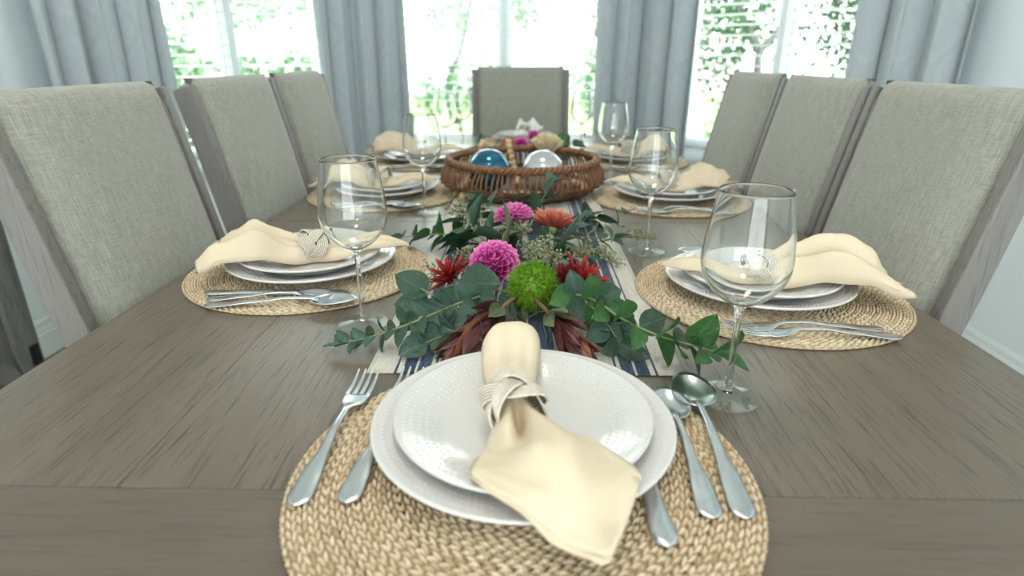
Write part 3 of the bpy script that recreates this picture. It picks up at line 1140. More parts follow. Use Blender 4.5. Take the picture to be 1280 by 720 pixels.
for y0 in (0.265, -0.265):
    d = MB().box((0.168, y0, SH / 2 + 0.03), (0.014, 0.50, SH - 0.14)).build('door', M['sideboard'], sb, smooth=False)
    for yy in (-0.225, 0.225):
        MB().box((0.182, y0 + yy, SH / 2 + 0.03), (0.016, 0.06, SH - 0.13)).build('stile', M['sideboard'], d, smooth=False)
    for zz in (0.125, SH - 0.07):
        MB().box((0.182, y0, zz), (0.016, 0.39, 0.06)).build('cross_rail', M['sideboard'], d, smooth=False)
    L = math.hypot(0.40, SH - 0.25)
    a = math.atan2(SH - 0.25, 0.40)
    for s in (-1, 1):
        MB().box((0.180 - 0.002 * s, y0, SH / 2 + 0.03), (0.011, L, 0.055), (s * a, 0, 0)).build('brace', M['sideboard'], d, smooth=False)
    for zz in (0.26, SH - 0.2):
        MB().box((0.193, y0 + (0.248 if y0 > 0 else -0.248), zz), (0.006, 0.028, 0.06)).build('hinge', M['iron'], d, smooth=False)
    MB().tube([(0.19, y0 - (0.2 if y0 > 0 else -0.2), 0.44), (0.215, y0 - (0.2 if y0 > 0 else -0.2), 0.45), (0.215, y0 - (0.2 if y0 > 0 else -0.2), 0.55), (0.19, y0 - (0.2 if y0 > 0 else -0.2), 0.56)], 0.005, 6).build('handle', M['iron'], d)

# ------------------------------------------------------------------ place mats


def mat_mesh(R0, dr, nth, name):
    """Round mat of coiled straw braid: slanting stitches in paired rows, some coils open-work with holes."""
    rnd = random.Random(11)
    pitch = 0.0080
    rings = int(R0 / pitch)
    nr = int(R0 / dr)
    cnt = [max(8, round(2 * PI * (k + 0.5) * pitch / 0.0112)) for k in range(rings + 2)]
    ph = [rnd.random() for _ in cnt]
    openw = {6, 7, 12, 13, 17, 18}
    shade = {}
    vs, col, hole = [], [], []
    for i in range(nr + 1):
        r = max(0.0008, i * dr)
        k = min(int(r / pitch), rings)
        a = r / pitch - k
        sub = 0 if a < 0.5 else 1
        b = (a * 2) % 1.0
        for j in range(nth):
            th = 2 * PI * j / nth
            sl = (b - 0.5) * 0.55 * (1 if sub == 0 else -1)
            q = th / (2 * PI) * cnt[k] + ph[k] + sl + 0.5 * sub
            fq = q % 1.0
            st = abs(math.sin(PI * fq)) ** 0.8
            hh = (math.sin(PI * min(max(b, 0.02), 0.98)) ** 0.5)
            z = 0.0006 + 0.0052 * st * hh
            vs.append((r * math.cos(th), r * math.sin(th), z))
            key = (k, sub, int(q) % (cnt[k] or 1))
            if key not in shade:
                shade[key] = min(1, max(0, (0.74 if rnd.random() < 0.85 else 0.5) + rnd.gauss(0, 0.10)))
            col.append(0.08 + (shade[key] - 0.08) * sstep(0.30, 0.62, st * hh))       # gaps between stitches painted darker, shade put into the straw colour
            hole.append(k in openw and st < 0.5 and (a < 0.28 or a > 0.74))
    fs = []
    for i in range(nr):
        for j in range(nth):
            l = (j + 1) % nth
            q = (i * nth + j, i * nth + l, (i + 1) * nth + l, (i + 1) * nth + j)
            if sum(hole[t] for t in q) >= 3:
                continue
            fs.append(q)
    # rolled edge down to the table
    n0 = len(vs)
    for (dx, z) in ((0.0022, 0.0035), (0.0026, 0.0018), (0.0008, 0.0004)):
        for j in range(nth):
            th = 2 * PI * j / nth
            r = nr * dr + dx + 0.0006 * math.sin(j * 2.1)
            vs.append((r * math.cos(th), r * math.sin(th), z))
            col.append(0.45 + 0.12 * math.sin(j * 1.3))
    prev = nr * nth
    for e in range(3):
        for j in range(nth):
            l = (j + 1) % nth
            fs.append((prev + j, prev + l, n0 + e * nth + l, n0 + e * nth + j))
        prev = n0 + e * nth
    me = bpy.data.meshes.new(name)
    me.from_pydata(vs, [], fs)
    me.update()
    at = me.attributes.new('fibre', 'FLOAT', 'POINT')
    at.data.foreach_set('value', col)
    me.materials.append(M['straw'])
    me.polygons.foreach_set('use_smooth', [True] * len(me.polygons))
    return me


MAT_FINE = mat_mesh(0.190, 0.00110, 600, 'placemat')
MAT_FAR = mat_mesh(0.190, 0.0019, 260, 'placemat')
MZ = T + 0.0062          # where things stand on a mat

# ------------------------------------------------------------------ plates


def plate_profile(Rp, H):
    top = [(0, 0.0062), (Rp * 0.56, 0.0062), (Rp * 0.63, 0.0078), (Rp * 0.70, 0.0108), (Rp * 0.85, H * 0.78), (Rp * 0.96, H * 0.965), (Rp * 0.985, H)]
    edge = [(Rp * 0.998, H - 0.0006), (Rp, H - 0.002), (Rp * 0.99, H - 0.0036)]
    under = [(Rp * 0.85, H * 0.78 - 0.0045), (Rp * 0.68, 0.0045), (Rp * 0.635, 0.0022), (Rp * 0.63, 0.0), (Rp * 0.60, 0.0), (Rp * 0.595, 0.0022), (0, 0.0024)]
    return top, edge + under


def plate_meshes(Rp, H):
    top, rest = plate_profile(Rp, H)
    # resample the top smoothly
    T2 = []
    for (r0, z0), (r1, z1) in zip(top, top[1:]):
        n = 4 if r0 > 0 else 2
        T2 += [(r0 + (r1 - r0) * k / n, z0 + (z1 - z0) * k / n) for k in range(n)]
    T2.append(top[-1])
    body = MB().lathe(T2 + rest, 96).mesh('body', M['ceramic'])

    def zt(r):
        for (r0, z0), (r1, z1) in zip(top, top[1:]):
            if r <= r1:
                return z0 + (z1 - z0) * (r - r0) / (r1 - r0), math.atan2(z1 - z0, r1 - r0)
        return top[-1][1], 0
    m = MB()
    for fr, rr in ((0.69, 0.0014), (0.745, 0.0015), (0.80, 0.0016), (0.862, 0.0017), (0.922, 0.0018)):
        r = Rp * fr
        n = int(2 * PI * r / 0.0058)
        z, sl = zt(r)
        for k in range(n):
            th = 2 * PI * k / n
            er, et = Vector((math.cos(th), math.sin(th), 0)), Vector((-math.sin(th), math.cos(th), 0))
            up = Vector((0, 0, 1)) * math.cos(sl) - er * math.sin(sl)
            ax = er * math.cos(sl) + Vector((0, 0, 1)) * math.sin(sl)
            c = er * r + Vector((0, 0, z - 0.0002))
            ring = [c + ax * (math.cos(q) * rr * 1.45) + et * (math.sin(q) * rr * 0.95) for q in [i * PI / 3 for i in range(6)]]
            r2 = [c + ax * (math.cos(q) * rr * 0.9) + et * (math.sin(q) * rr * 0.6) + up * 0.00055 for q in [i * PI / 3 for i in range(6)]]
            m.add(ring + r2 + [c + up * 0.00075], [(i, (i + 1) % 6, 6 + (i + 1) % 6, 6 + i) for i in range(6)] + [(6 + i, 6 + (i + 1) % 6, 12) for i in range(6)])
    beads = m.mesh('embossed_beads', M['ceramic'])
    return body, beads


def make_plate(name, Rp, H, meshes):
    p = obj(name, meshes[0])
    b = obj('embossed_beads', meshes[1], p)
    b['kind'] = 'stuff'
    return p


PL_D = plate_meshes(0.134, 0.023)
PL_S = plate_meshes(0.1135, 0.0225)
D_Z, S_Z = MZ, MZ + 0.0095
NZ = S_Z + 0.0066        # on the salad plate's well

# ------------------------------------------------------------------ cutlery, lying along +Y from the handle end


def loft(stations, seg=10, flat=1.0):
    """(y, z, width, thickness) stations to a rounded bar."""
    m = MB()
    vs, fs = [], []
    for (y, z, w, t) in stations:
        for k in range(seg):
            q = 2 * PI * k / seg
            c, s = math.cos(q), math.sin(q)
            vs.append((abs(c) ** 0.8 * (1 if c >= 0 else -1) * w / 2, y, z + s * t / 2))
    n = len(stations)
    for i in range(n - 1):
        for k in range(seg):
            l = (k + 1) % seg
            fs.append((i * seg + k, i * seg + l, (i + 1) * seg + l, (i + 1) * seg + k))
    fs.append(tuple(range(seg)))
    fs.append(tuple((n - 1) * seg + k for k in range(seg - 1, -1, -1)))
    return m.add(vs, fs)


def handle_stations(L, wend=0.0205, wneck=0.0062):
    out = []
    tab_w = [(0, 0.0), (0.012, 0.55), (0.035, 0.86), (0.09, 1.0), (0.22, 0.90), (0.55, 0.48), (0.85, 0.30), (1.0, 0.32)]
    tab_z = [(0, 0.0022), (0.1, 0.0024), (0.45, 0.0062), (0.8, 0.0105), (1.0, 0.0098)]
    for i in range(25):
        t = (i / 24) ** 1.25
        w = max(0.002, wend * lerp_table(tab_w, t))
        out.append((t * L, lerp_table(tab_z, t), w, 0.0022 + 0.0016 * t))
    return out


def make_fork(L, label, group):
    hl = L * 0.615
    st = handle_stations(hl)
    st += [(hl + 0.008, 0.0078, 0.0095, 0.0032), (hl + 0.014, 0.0058, 0.0190, 0.0026), (hl + 0.020, 0.0046, 0.0245, 0.0022), (hl + 0.032, 0.0040, 0.0270, 0.0020), (hl + 0.037, 0.0041, 0.0270, 0.0019)]
    f = loft(st).build('fork', M['steel'])
    t0, t1 = hl + 0.036, L
    for k in range(4):
        x = (-1.5 + k) * 0.0071
        m = MB()
        ring = []
        n = 7
        for i in range(n):
            t = i / (n - 1)
            y = t0 + (t1 - t0) * t
            z = 0.0041 - 0.0012 * math.sin(PI * t) + 0.0062 * t * t
            w = 0.0044 * (1 - 0.55 * t ** 1.5)
            h = 0.0020 * (1 - 0.4 * t)
            ring.append([Vector((x - w / 2, y, z - h / 2)), Vector((x + w / 2, y, z - h / 2)), Vector((x + w / 2, y, z + h / 2)), Vector((x - w / 2, y, z + h / 2))])
        for a, b in zip(ring, ring[1:]):
            m.hexa(a, b)
        bm_join(m)
        m.build('tine', M['steel'], f, smooth=False, bevel=0.0004)
    return tag(f, label, 'fork', group)


def make_spoon(L, label, group):
    bl = L * 0.315
    bw = bl * 0.66
    hl = L - bl
    st = handle_stations(hl)
    st += [(hl + 0.004, 0.0094, 0.0078, 0.0036), (hl + 0.012, 0.0068, 0.0120, 0.0024)]
    s = loft(st).build('spoon', M['steel'])
    m = MB()
    nr, ns = 8, 28
    for side in (0, 1):
        vs, fs = [], []
        for i in range(nr + 1):
            r = i / nr
            for k in range(ns):
                q = 2 * PI * k / ns
                egg = 1 + 0.16 * math.cos(q)        # broader towards the handle
                x = bw / 2 * r * math.sin(q) * egg
                y = hl + bl / 2 - bl / 2 * r * math.cos(q)
                z = 0.0016 + 0.0078 * r ** 2.2 - side * 0.0013 + (0.0 if i < nr else (0.0003 if side else 0))
                vs.append((x, y, z))
        for i in range(nr):
            for k in range(ns):
                l = (k + 1) % ns
                fs.append((i * ns + k, i * ns + l, (i + 1) * ns + l, (i + 1) * ns + k))
        m.add(vs, fs)
    o = nr * ns
    tot = (nr + 1) * ns
    m.f += [(o + k, o + (k + 1) % ns, tot + o + (k + 1) % ns, tot + o + k) for k in range(ns)]
    m.build('bowl', M['steel'], s)
    return tag(s, label, 'spoon', group)


def make_knife(L, label, group):
    hl = L * 0.46
    tab_w = [(0, 0.0), (0.02, 0.6), (0.06, 0.92), (0.14, 1.0), (0.5, 0.72), (1.0, 0.60)]
    st = []
    for i in range(20):
        t = (i / 19) ** 1.2
        st.append((t * hl, 0.0030 + 0.001 * t, max(0.002, 0.0205 * lerp_table(tab_w, t)), 0.0042 + 0.0012 * t))
    k = loft(st).build('knife', M['steel'])
    m = MB()
    prev = None
    for i in range(13):
        t = i / 12
        y = hl - 0.003 + (L - hl) * t
        top = 0.0085
        bot = -0.0090 - 0.003 * math.sin(PI * t * 0.9)
        if t > 0.8:
            e = (t - 0.8) / 0.2
            bot = bot + (top - 0.002 - bot) * e ** 2.5
        q = [Vector((bot, y, 0.0030)), Vector((top, y, 0.0020)), Vector((top, y, 0.0042)), Vector((bot, y, 0.0034))]
        if prev:
            m.hexa(prev, q)
        prev = q
    bm_join(m)
    m.build('blade', M['steel'], k, smooth=False)
    return tag(k, label, 'knife', group)

# ------------------------------------------------------------------ wine glasses


def make_glass(label, group):
    g = empty('wine_glass')
    tag(g, label, 'glass', group)
    outer = [(0, 0.1035), (0.0060, 0.1042), (0.0130, 0.1066), (0.0225, 0.1125), (0.0325, 0.1225), (0.0390, 0.1340), (0.0418, 0.1460), (0.0417, 0.1580), (0.0400, 0.1740), (0.0372, 0.1920), (0.0342, 0.2090), (0.0331, 0.2170)]
    sp = spline([(r, 0, z) for r, z in outer], 40)
    o2 = [(max(0, p.x), p.z) for p in sp]
    o2[0] = (0, outer[0][1])
    inner = []
    for i, (r, z) in enumerate(o2):
        a = o2[max(0, i - 1)]
        b = o2[min(len(o2) - 1, i + 1)]
        d = Vector((b[0] - a[0], b[1] - a[1])).normalized()
        th = 0.0011 + 0.0030 * max(0, 1 - i / 9) ** 2
        inner.append((max(0, r - d.y * th), z + d.x * th))
    inner[0] = (0, inner[0][1])
    prof = o2 + [(0.0327, 0.2176)] + inner[::-1]
    MB().lathe(prof, 64).build('bowl', M['crystal'], g)
    stem = [(0, 0.0062), (0.0052, 0.0064), (0.0044, 0.010), (0.0036, 0.018), (0.0033, 0.040), (0.0033, 0.075), (0.0036, 0.092), (0.0046, 0.0995), (0.0066, 0.1034), (0.0058, 0.1038), (0, 0.1031)]
    MB().lathe(stem, 24).build('stem', M['crystal'], g)
    foot = [(0, 0.0004), (0.031, 0.0004), (0.0335, 0.0012), (0.0336, 0.0020), (0.030, 0.0026), (0.018, 0.0036), (0.009, 0.0050), (0.0055, 0.0060), (0, 0.0058)]
    MB().lathe(foot, 64).build('foot', M['thin_glass'], g)
    return g

# ------------------------------------------------------------------ napkins and their knotted rings


FALL = [0.118]


def base_z(x, y=0.0):
    """Height of the crockery under a napkin, measured from the salad plate's well, at (x, y) from the ring."""
    a = math.hypot(x, y)
    return 0.0012 + 0.0040 * sstep(0.020, 0.055, a) + 0.0155 * sstep(0.042, 0.092, a) - 0.012 * sstep(FALL[0], FALL[0] + 0.030, a) - 0.004 * sstep(0.16, 0.19, a)


def shell(m, x_of, half_w, height, zb, ripple, skew, nu, nv, mouth=True, nyoff=None, pos=None):
    """A folded cloth bundle: rounded upper face over a flat under face, ending in an open mouth of layers."""
    rows = []
    for i in range(nu + 1):
        u = i / nu
        W, H, x0 = half_w(u), height(u), x_of(u)
        top, bot = [], []
        for j in range(nv + 1):
            v = -1 + 2 * j / nv
            prof = max(0.0, 1 - abs(v) ** 2.4) ** 0.55
            x = x0 + skew(u, v)
            y = v * W + (nyoff(u) if nyoff else 0)
            if pos:
                x, y = pos(u, v)
            z = zb(x, y) + 0.0012 + H * prof + ripple(u, v) * min(1, 6 * (1 - abs(v)))
            top.append((x, y, max(z, zb(x, y) + 0.0016)))
        for j in range(nv - 1, 0, -1):
            v = -1 + 2 * j / nv
            x = x0 + skew(u, v)
            y = v * W * 0.97 + (nyoff(u) if nyoff else 0)
            if pos:
                x, y = pos(u, v * 0.985)
            bot.append((x, y, zb(x, y) + 0.0003))
        rows.append(top + bot)
    n = len(rows[0])
    if mouth:
        last = rows[-1]
        cx = [sum(p[k] for p in last) / n for k in range(3)]
        for sh, back in ((0.0, 0.0012), (0.10, 0.0), (0.14, 0.012), (0.30, 0.03)):
            row = []
            for (x, y, z) in last:
                dx = x - back * (1 if x_of(1) > x_of(0) else -1)
                row.append((dx, y + (cx[1] - y) * sh * 0.35, z + (cx[2] - z) * min(0.9, sh * 2.2)))
            rows.append(row)
    vs = [p for r in rows for p in r]
    fs = []
    for i in range(len(rows) - 1):
        for k in range(n):
            l = (k + 1) % n
            fs.append((i * n + k, i * n + l, (i + 1) * n + l, (i + 1) * n + k))
    fs.append(tuple(range(n)))
    fs.append(tuple((len(rows) - 1) * n + k for k in range(n)))
    m.add(vs, fs)


def flap(m, fn, nu, nv, th=0.0011):
    """A thin double-faced leaf of cloth."""
    n0 = len(m.v)
    m.grid(fn, nu, nv)
    a = m.v[n0:]
    m.add([(x, y, z - th) for x, y, z in a], [])
    k = (nu + 1) * (nv + 1)
    w = nv + 1
    for i in range(nu):
        for j in range(nv):
            m.f.append(tuple(n0 + k + t for t in (i * w + j, (i + 1) * w + j, (i + 1) * w + j + 1, i * w + j + 1)))
    edge = [i * w for i in range(nu + 1)] + [nu * w + j for j in range(1, w)] + [i * w + nv for i in range(nu - 1, -1, -1)] + [j for j in range(nv - 1, 0, -1)]
    for p, q in zip(edge, edge[1:] + edge[:1]):
        m.f.append((n0 + p, n0 + q, n0 + k + q, n0 + k + p))


def make_napkin(kind, mat, label, group):
    FALL[0] = 0.120 if kind == 'big' else 0.140       # where the cloth drops off the rim
    nk = empty('napkin')
    tag(nk, label, 'napkin', group)
    rnd = random.Random({'big': 2, 'a': 5, 'b': 8, 'c': 14}[kind])
    f = MB()
    t = MB()
    if kind == 'big':
        Lt = 0.110
        hem = [(-1.0, 0.070, -0.060), (-0.85, 0.090, -0.053), (-0.35, 0.140, -0.026), (0.10, 0.168, 0.000), (0.20, 0.167, 0.006), (0.95, 0.118, 0.056), (1.0, 0.111, 0.059)]

        def pos(u, v):
            for (a, ax_, ay), (b, bx_, by) in zip(hem, hem[1:]):
                if v <= b:
                    k = (v - a) / (b - a)
                    ex, ey = ax_ + (bx_ - ax_) * k, ay + (by - ay) * k
                    break
            return ex * u, 0.0175 * v + (ey - 0.0175 * v) * (u ** 0.92)
        hh = lambda u: lerp_table([(0, 0.033), (0.25, 0.033), (0.55, 0.024), (0.85, 0.009), (1, 0.0035)], u)

        def rip(u, v):
            vc = 0.05 - 1.0 * u
            crease = -0.027 * math.exp(-((v - vc) / (0.16 + 0.1 * u)) ** 2) * max(0, 1 - u / 0.78) ** 0.9 * min(1, 7 * u)
            soft = 0.0050 * math.sin(3.4 * v + 2.0 * u + 0.6) * sstep(0.15, 0.6, u) * (1 - 0.5 * u) + 0.0035 * math.sin(8 * v - 3 * u) * math.sin(PI * u) * (1 - u)
            dip = -0.006 * math.exp(-((v - 0.55) / 0.16) ** 2) * max(0, 1 - u / 0.8) * min(1, 6 * u)
            return crease + soft + dip
        shell(f, lambda u: u, lambda u: 1, hh, base_z, rip, lambda u, v: 0, 40, 48, pos=pos, mouth=False)
        for k, dz in ((0.97, 0.0006), (0.93, 0.0012)):
            flap(f, lambda u, v, k=k, dz=dz: (pos(0.6 + 0.4 * u, (2 * v - 1) * k)[0] + 0.0025 * u, pos(0.6 + 0.4 * u, (2 * v - 1) * k)[1] - 0.002 * u, base_z(*pos(0.6 + 0.4 * u, 2 * v - 1)) + dz), 8, 24)
        tw = lambda u: lerp_table([(0, 0.0175), (0.3, 0.0215), (0.75, 0.0310), (0.94, 0.0315), (1, 0.0245)], u)
        th = lambda u: lerp_table([(0, 0.031), (0.4, 0.027), (0.8, 0.030), (0.95, 0.020), (1, 0.008)], u)
        trip = lambda u, v: -0.020 * math.exp(-((v + 0.10) / 0.38) ** 2) * max(0, 1 - u / 0.85) * min(1, 6 * u) + 0.003 * math.sin(4 * v + 5 * u) * math.sin(PI * u) - 0.005 * math.exp(-((v - 0.55) / 0.15) ** 2) * (1 - u)
        zt = lambda x, y=0.0: base_z(x, y) + 0.012 * sstep(0.03, 0.10, abs(x))
        shell(t, lambda u: -u * Lt, tw, th, zt, trip, lambda u, v: 0.008 * v * v * u, 26, 30, mouth=False, nyoff=lambda u: 0.034 * u)
    else:
        Lf, Lt = {'a': (0.145, 0.150), 'b': (0.165, 0.140), 'c': (0.150, 0.145)}[kind]
        w1 = {'a': 0.060, 'b': 0.058, 'c': 0.064}[kind]
        p0 = rnd.uniform(0, 6)
        hw = lambda u: lerp_table([(0, 0.0175), (0.2, 0.032), (0.6, w1 * 0.92), (0.9, w1), (1, w1 * 0.93)], u)
        hm = {'a': 1.0, 'b': 1.35, 'c': 1.1}[kind]
        hh = lambda u: hm * lerp_table([(0, 0.031), (0.25, 0.038), (0.6, 0.036), (0.85, 0.025), (1, 0.011)], u)

        def rip(u, v):
            k = 2.6 + 1.2 * (1 - u)
            return (0.0105 * math.sin(k * v * 2 + p0) * sstep(0.05, 0.45, u) * (1 - 0.35 * u) + 0.0045 * math.sin(12 * v + p0 + 3 * u) * (1 - 0.6 * u) * min(1, 6 * u)
                    + 0.0042 * math.sin(7 * v + 11 * u + p0) * sstep(0.05, 0.3, u) * (1 - 0.7 * u) + 0.0030 * math.sin(4 * v - 14 * u) * math.sin(PI * u)
                    - 0.012 * math.exp(-((v + 0.45) / 0.13) ** 2) * max(0, 1 - u / 0.9) * min(1, 5 * u)
                    - 0.010 * math.exp(-((v - 0.30) / 0.11) ** 2) * max(0, 1 - u / 0.7) * min(1, 5 * u))
        sk = lambda u, v: 0.022 * v * sstep(0.4, 1, u) * (1 if kind != 'b' else -1) + 0.007 * math.sin(6 * v + p0) * sstep(0.6, 1, u)
        shell(f, lambda u: u * Lf, hw, hh, base_z, rip, sk, 34, 40)
        for n, (dx, s, dz) in enumerate(((0.010, 0.92, 0.002), (-0.004, 1.05, 0.0065), (0.005, 0.70, 0.010))):
            flap(f, lambda u, v, dx=dx, s=s, dz=dz, n=n: (Lf * (0.35 + 0.65 * u) + (dx + 0.010 * math.sin(5 * v + n)) * u, (2 * v - 1) * hw(0.35 + 0.65 * u) * s * (0.5 + 0.5 * u),
                                                          base_z(Lf * (0.35 + 0.65 * u), (2 * v - 1) * hw(0.35 + 0.65 * u) * 0.8) + 0.001 + dz * (0.4 + 0.6 * u) + 0.0025 * math.sin(8 * v + n) * u), 10, 18)
        tw = lambda u: lerp_table([(0, 0.0175), (0.35, 0.024), (0.75, 0.020), (1, 0.003)], u)
        th = lambda u: lerp_table([(0, 0.030), (0.3, 0.022), (0.7, 0.014), (1, 0.003)], u)
        trip = lambda u, v: -0.010 * math.exp(-((v - 0.1) / 0.3) ** 2) * max(0, 1 - u / 0.8) * min(1, 6 * u) + 0.002 * math.sin(5 * v + 4 * u)
        shell(t, lambda u: -u * Lt, tw, th, base_z, trip, lambda u, v: 0, 24, 24, mouth=False, nyoff=lambda u: 0.012 * u * u)
    f.build('fanned_end', mat, nk)
    t.build('gathered_tail', mat, nk)
    return nk


def make_ring(label, group):
    """A three-lead knot; every lead is five parallel cords, the dark gaps lined by taupe cords."""
    r = empty('napkin_ring')
    tag(r, label, 'napkin ring', group)
    A, R0, dl = 0.0158, 0.0232, 0.0032
    N = 150
    turns = 3
    bights = 4

    def path(off):
        pts = []
        for i in range(N):
            ph = 2 * PI * turns * i / N
            s = bights * ph / 3
            x = A * math.sin(s)
            rad = R0 + dl * math.sin(2 * s)
            # offset sideways, across the lead's own direction in the (arc, x) sheet
            dx, da = A * math.cos(s) * bights / 3, R0
            l = math.hypot(dx, da)
            ox, oa = off * da / l, -off * dx / l
            a = ph + oa / R0
            pts.append((x + ox, rad * math.cos(a), 0.0270 + rad * 0.95 * math.sin(a)))
        return pts
    for k in range(6):
        MB().tube(path((k - 2.5) * 0.0028), 0.00122, 6, closed=True).build('cord', M['cord'], r)
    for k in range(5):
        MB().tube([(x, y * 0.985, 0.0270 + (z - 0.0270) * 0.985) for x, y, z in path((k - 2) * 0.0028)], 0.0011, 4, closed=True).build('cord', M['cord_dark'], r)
    return r

# ------------------------------------------------------------------ laying the table
# place: mat centre, heading of the diner's gaze (degrees from +Y), words for the labels
PLACES = {
    'near': (0.0, 0.418, 0, 'at the near end of the table'),
    'w1': (-0.353, 0.940, -90, 'first setting along the sideboard side'),
    'w2': (-0.358, 1.530, -90, 'second setting along the sideboard side'),
    'w3': (-0.358, 2.060, -90, 'window-end setting on the sideboard side'),
    'e1': (0.362, 0.850, 90, 'first setting along the bare wall side'),
    'e2': (0.360, 1.495, 90, 'second setting along the bare wall side'),
    'e3': (0.360, 2.070, 90, 'window-end setting on the bare wall side'),
    'far': (0.0, 2.56, 180, 'head setting before the middle window'),
}


def to_world(place, x, y):
    cx, cy, rz, _ = PLACES[place]
    a = R(rz)
    return cx + x * math.cos(a) - y * math.sin(a), cy + x * math.sin(a) + y * math.cos(a), a


PROTO = {}


def put(key, maker, place, x, y, z, rz, label, rx=0.0, world_xy=None, world_rz=None):
    if key in PROTO:
        o = copy_tree(PROTO[key])
        o['label'] = label
    else:
        o = maker(label)
        PROTO[key] = o
    wx, wy, a = to_world(place, x, y)
    if world_xy:
        wx, wy = world_xy
    o.location = (wx, wy, z)
    o.rotation_euler = (rx, 0, R(world_rz) if world_rz is not None else a + R(rz))
    return o


for n, (p, (cx, cy, rz, words)) in enumerate(PLACES.items()):
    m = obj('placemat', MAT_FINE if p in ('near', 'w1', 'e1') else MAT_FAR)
    m.location = (cx, cy, T + (0.0022 if p in ('near', 'far') else 0.0002))
    m.rotation_euler.z = R(37 * n)
    tag(m, 'round woven straw placemat, ' + words, 'placemat', 'straw placemats')

GPD, GPS = 'white dinner plates', 'white salad plates stacked on dinner plates'
plate_off = {'near': (0.0, 0.046), 'w1': (0, 0.006), 'w2': (0, 0.0), 'w3': (0, 0), 'e1': (0.005, 0.014), 'e2': (0, 0), 'e3': (0, 0), 'far': (0, 0.0)}
for p in PLACES:
    dx, dy = plate_off[p]
    w = PLACES[p][3]
    put('dinner', lambda l: tag(make_plate('dinner_plate', 0.134, 0.023, PL_D), l, 'plate', GPD), p, dx, dy, D_Z + (0.002 if p in ('near', 'far') else 0), 0, 'white beaded dinner plate under a smaller plate, ' + w)
    put('salad', lambda l: tag(make_plate('salad_plate', 0.1135, 0.0225, PL_S), l, 'plate', GPS), p, dx, dy - 0.002, S_Z + (0.002 if p in ('near', 'far') else 0), 0, 'white beaded salad plate under a napkin, ' + w)

GF, GS, GK = 'steel forks', 'steel spoons', 'steel knives'
fork = lambda L: (lambda l: make_fork(L, l, GF))
spoon = lambda L: (lambda l: make_spoon(L, l, GS))
knife = lambda l: make_knife(0.222, l, GK)
CZ = MZ - 0.0004
NZ2 = CZ + 0.002
put('fork_big', fork(0.202), 'near', -0.174, -0.050, NZ2, -2.5, 'steel fork outermost on the near place setting, clear of the plates')
put('fork_small', fork(0.205), 'near', -0.136, -0.046, NZ2, -5.0, 'steel fork half under the dinner plate rim at the near place setting')
put('knife', knife, 'near', 0.102, -0.087, NZ2, 1.0, 'steel knife with its blade under the dinner plate, near place setting')
put('spoon_small', spoon(0.180), 'near', 0.142, -0.057, NZ2, -0.5, 'smaller steel spoon beside the dinner plate, near place setting')
put('spoon_big', spoon(0.212), 'near', 0.167, -0.057, NZ2, -1.5, 'larger steel spoon at the mat edge, near place setting')
for p, dr in (('w1', 4), ('w2', 2), ('w3', 2)):
    w = PLACES[p][3]
    put('knife', knife, p, 0.138 - (0.012 if p == 'w1' else 0), -0.115, CZ, dr - 3, 'steel knife between plate and spoons, ' + w)
    put('spoon_small', spoon(0.180), p, 0.150, -0.100, CZ, dr, 'smaller steel spoon next to the knife, ' + w)
    put('spoon_big', spoon(0.212), p, 0.172, -0.092, CZ, dr, 'larger steel spoon at the mat edge, ' + w)
for p, dr in (('e1', 0), ('e2', 3), ('e3', 2)):
    w = PLACES[p][3]
    put('fork_big', fork(0.202), p, -0.165, -0.105, CZ, dr - 2, 'larger steel fork at the mat edge, ' + w)
    put('fork_small', fork(0.205), p, -0.142, -0.095, CZ, dr, 'smaller steel fork next to the plate, ' + w)
for k, y in (('spoon_small', 0.0), ('spoon_big', 0.004)):
    put(k, None, 'e1', 0.148 if k == 'spoon_small' else 0.172, -0.125 + y, CZ, 0, ('smaller' if k == 'spoon_small' else 'larger') + ' steel spoon peeping out behind the plates, first setting along the bare wall side')

GG = 'clear stemmed wine glasses'
for p, x, y, lab in (
        ('near', 0.212, 0.551, 'clear wine glass standing by the two spoons of the near place setting'),
        ('w1', -0.212, 0.726, 'clear wine glass by the two spoons on the sideboard side, next to the eucalyptus sprig'),
        ('w2', -0.224, 1.332, 'clear wine glass beside the wicker basket on the sideboard side'),
        ('w3', -0.275, 2.14, 'clear wine glass by the window-end setting on the sideboard side'),
        ('e1', 0.222, 1.052, 'clear wine glass at the seeded twigs beside the runner, bare wall side'),
        ('e2', 0.241, 1.708, 'clear wine glass just behind the basket on the bare wall side'),
        ('e3', 0.205, 2.27, 'clear wine glass in front of the bay-corner curtain, window end, bare wall side'),
        ('far', -0.243, 2.417, 'clear wine glass against the head chair back post')):
    put('glass', lambda l: make_glass(l, GG), p, 0, 0, T + 0.0002, 0, lab, world_xy=(x, y))

GN, GR = 'cream napkins pulled through rings', 'ivory knotted napkin rings'
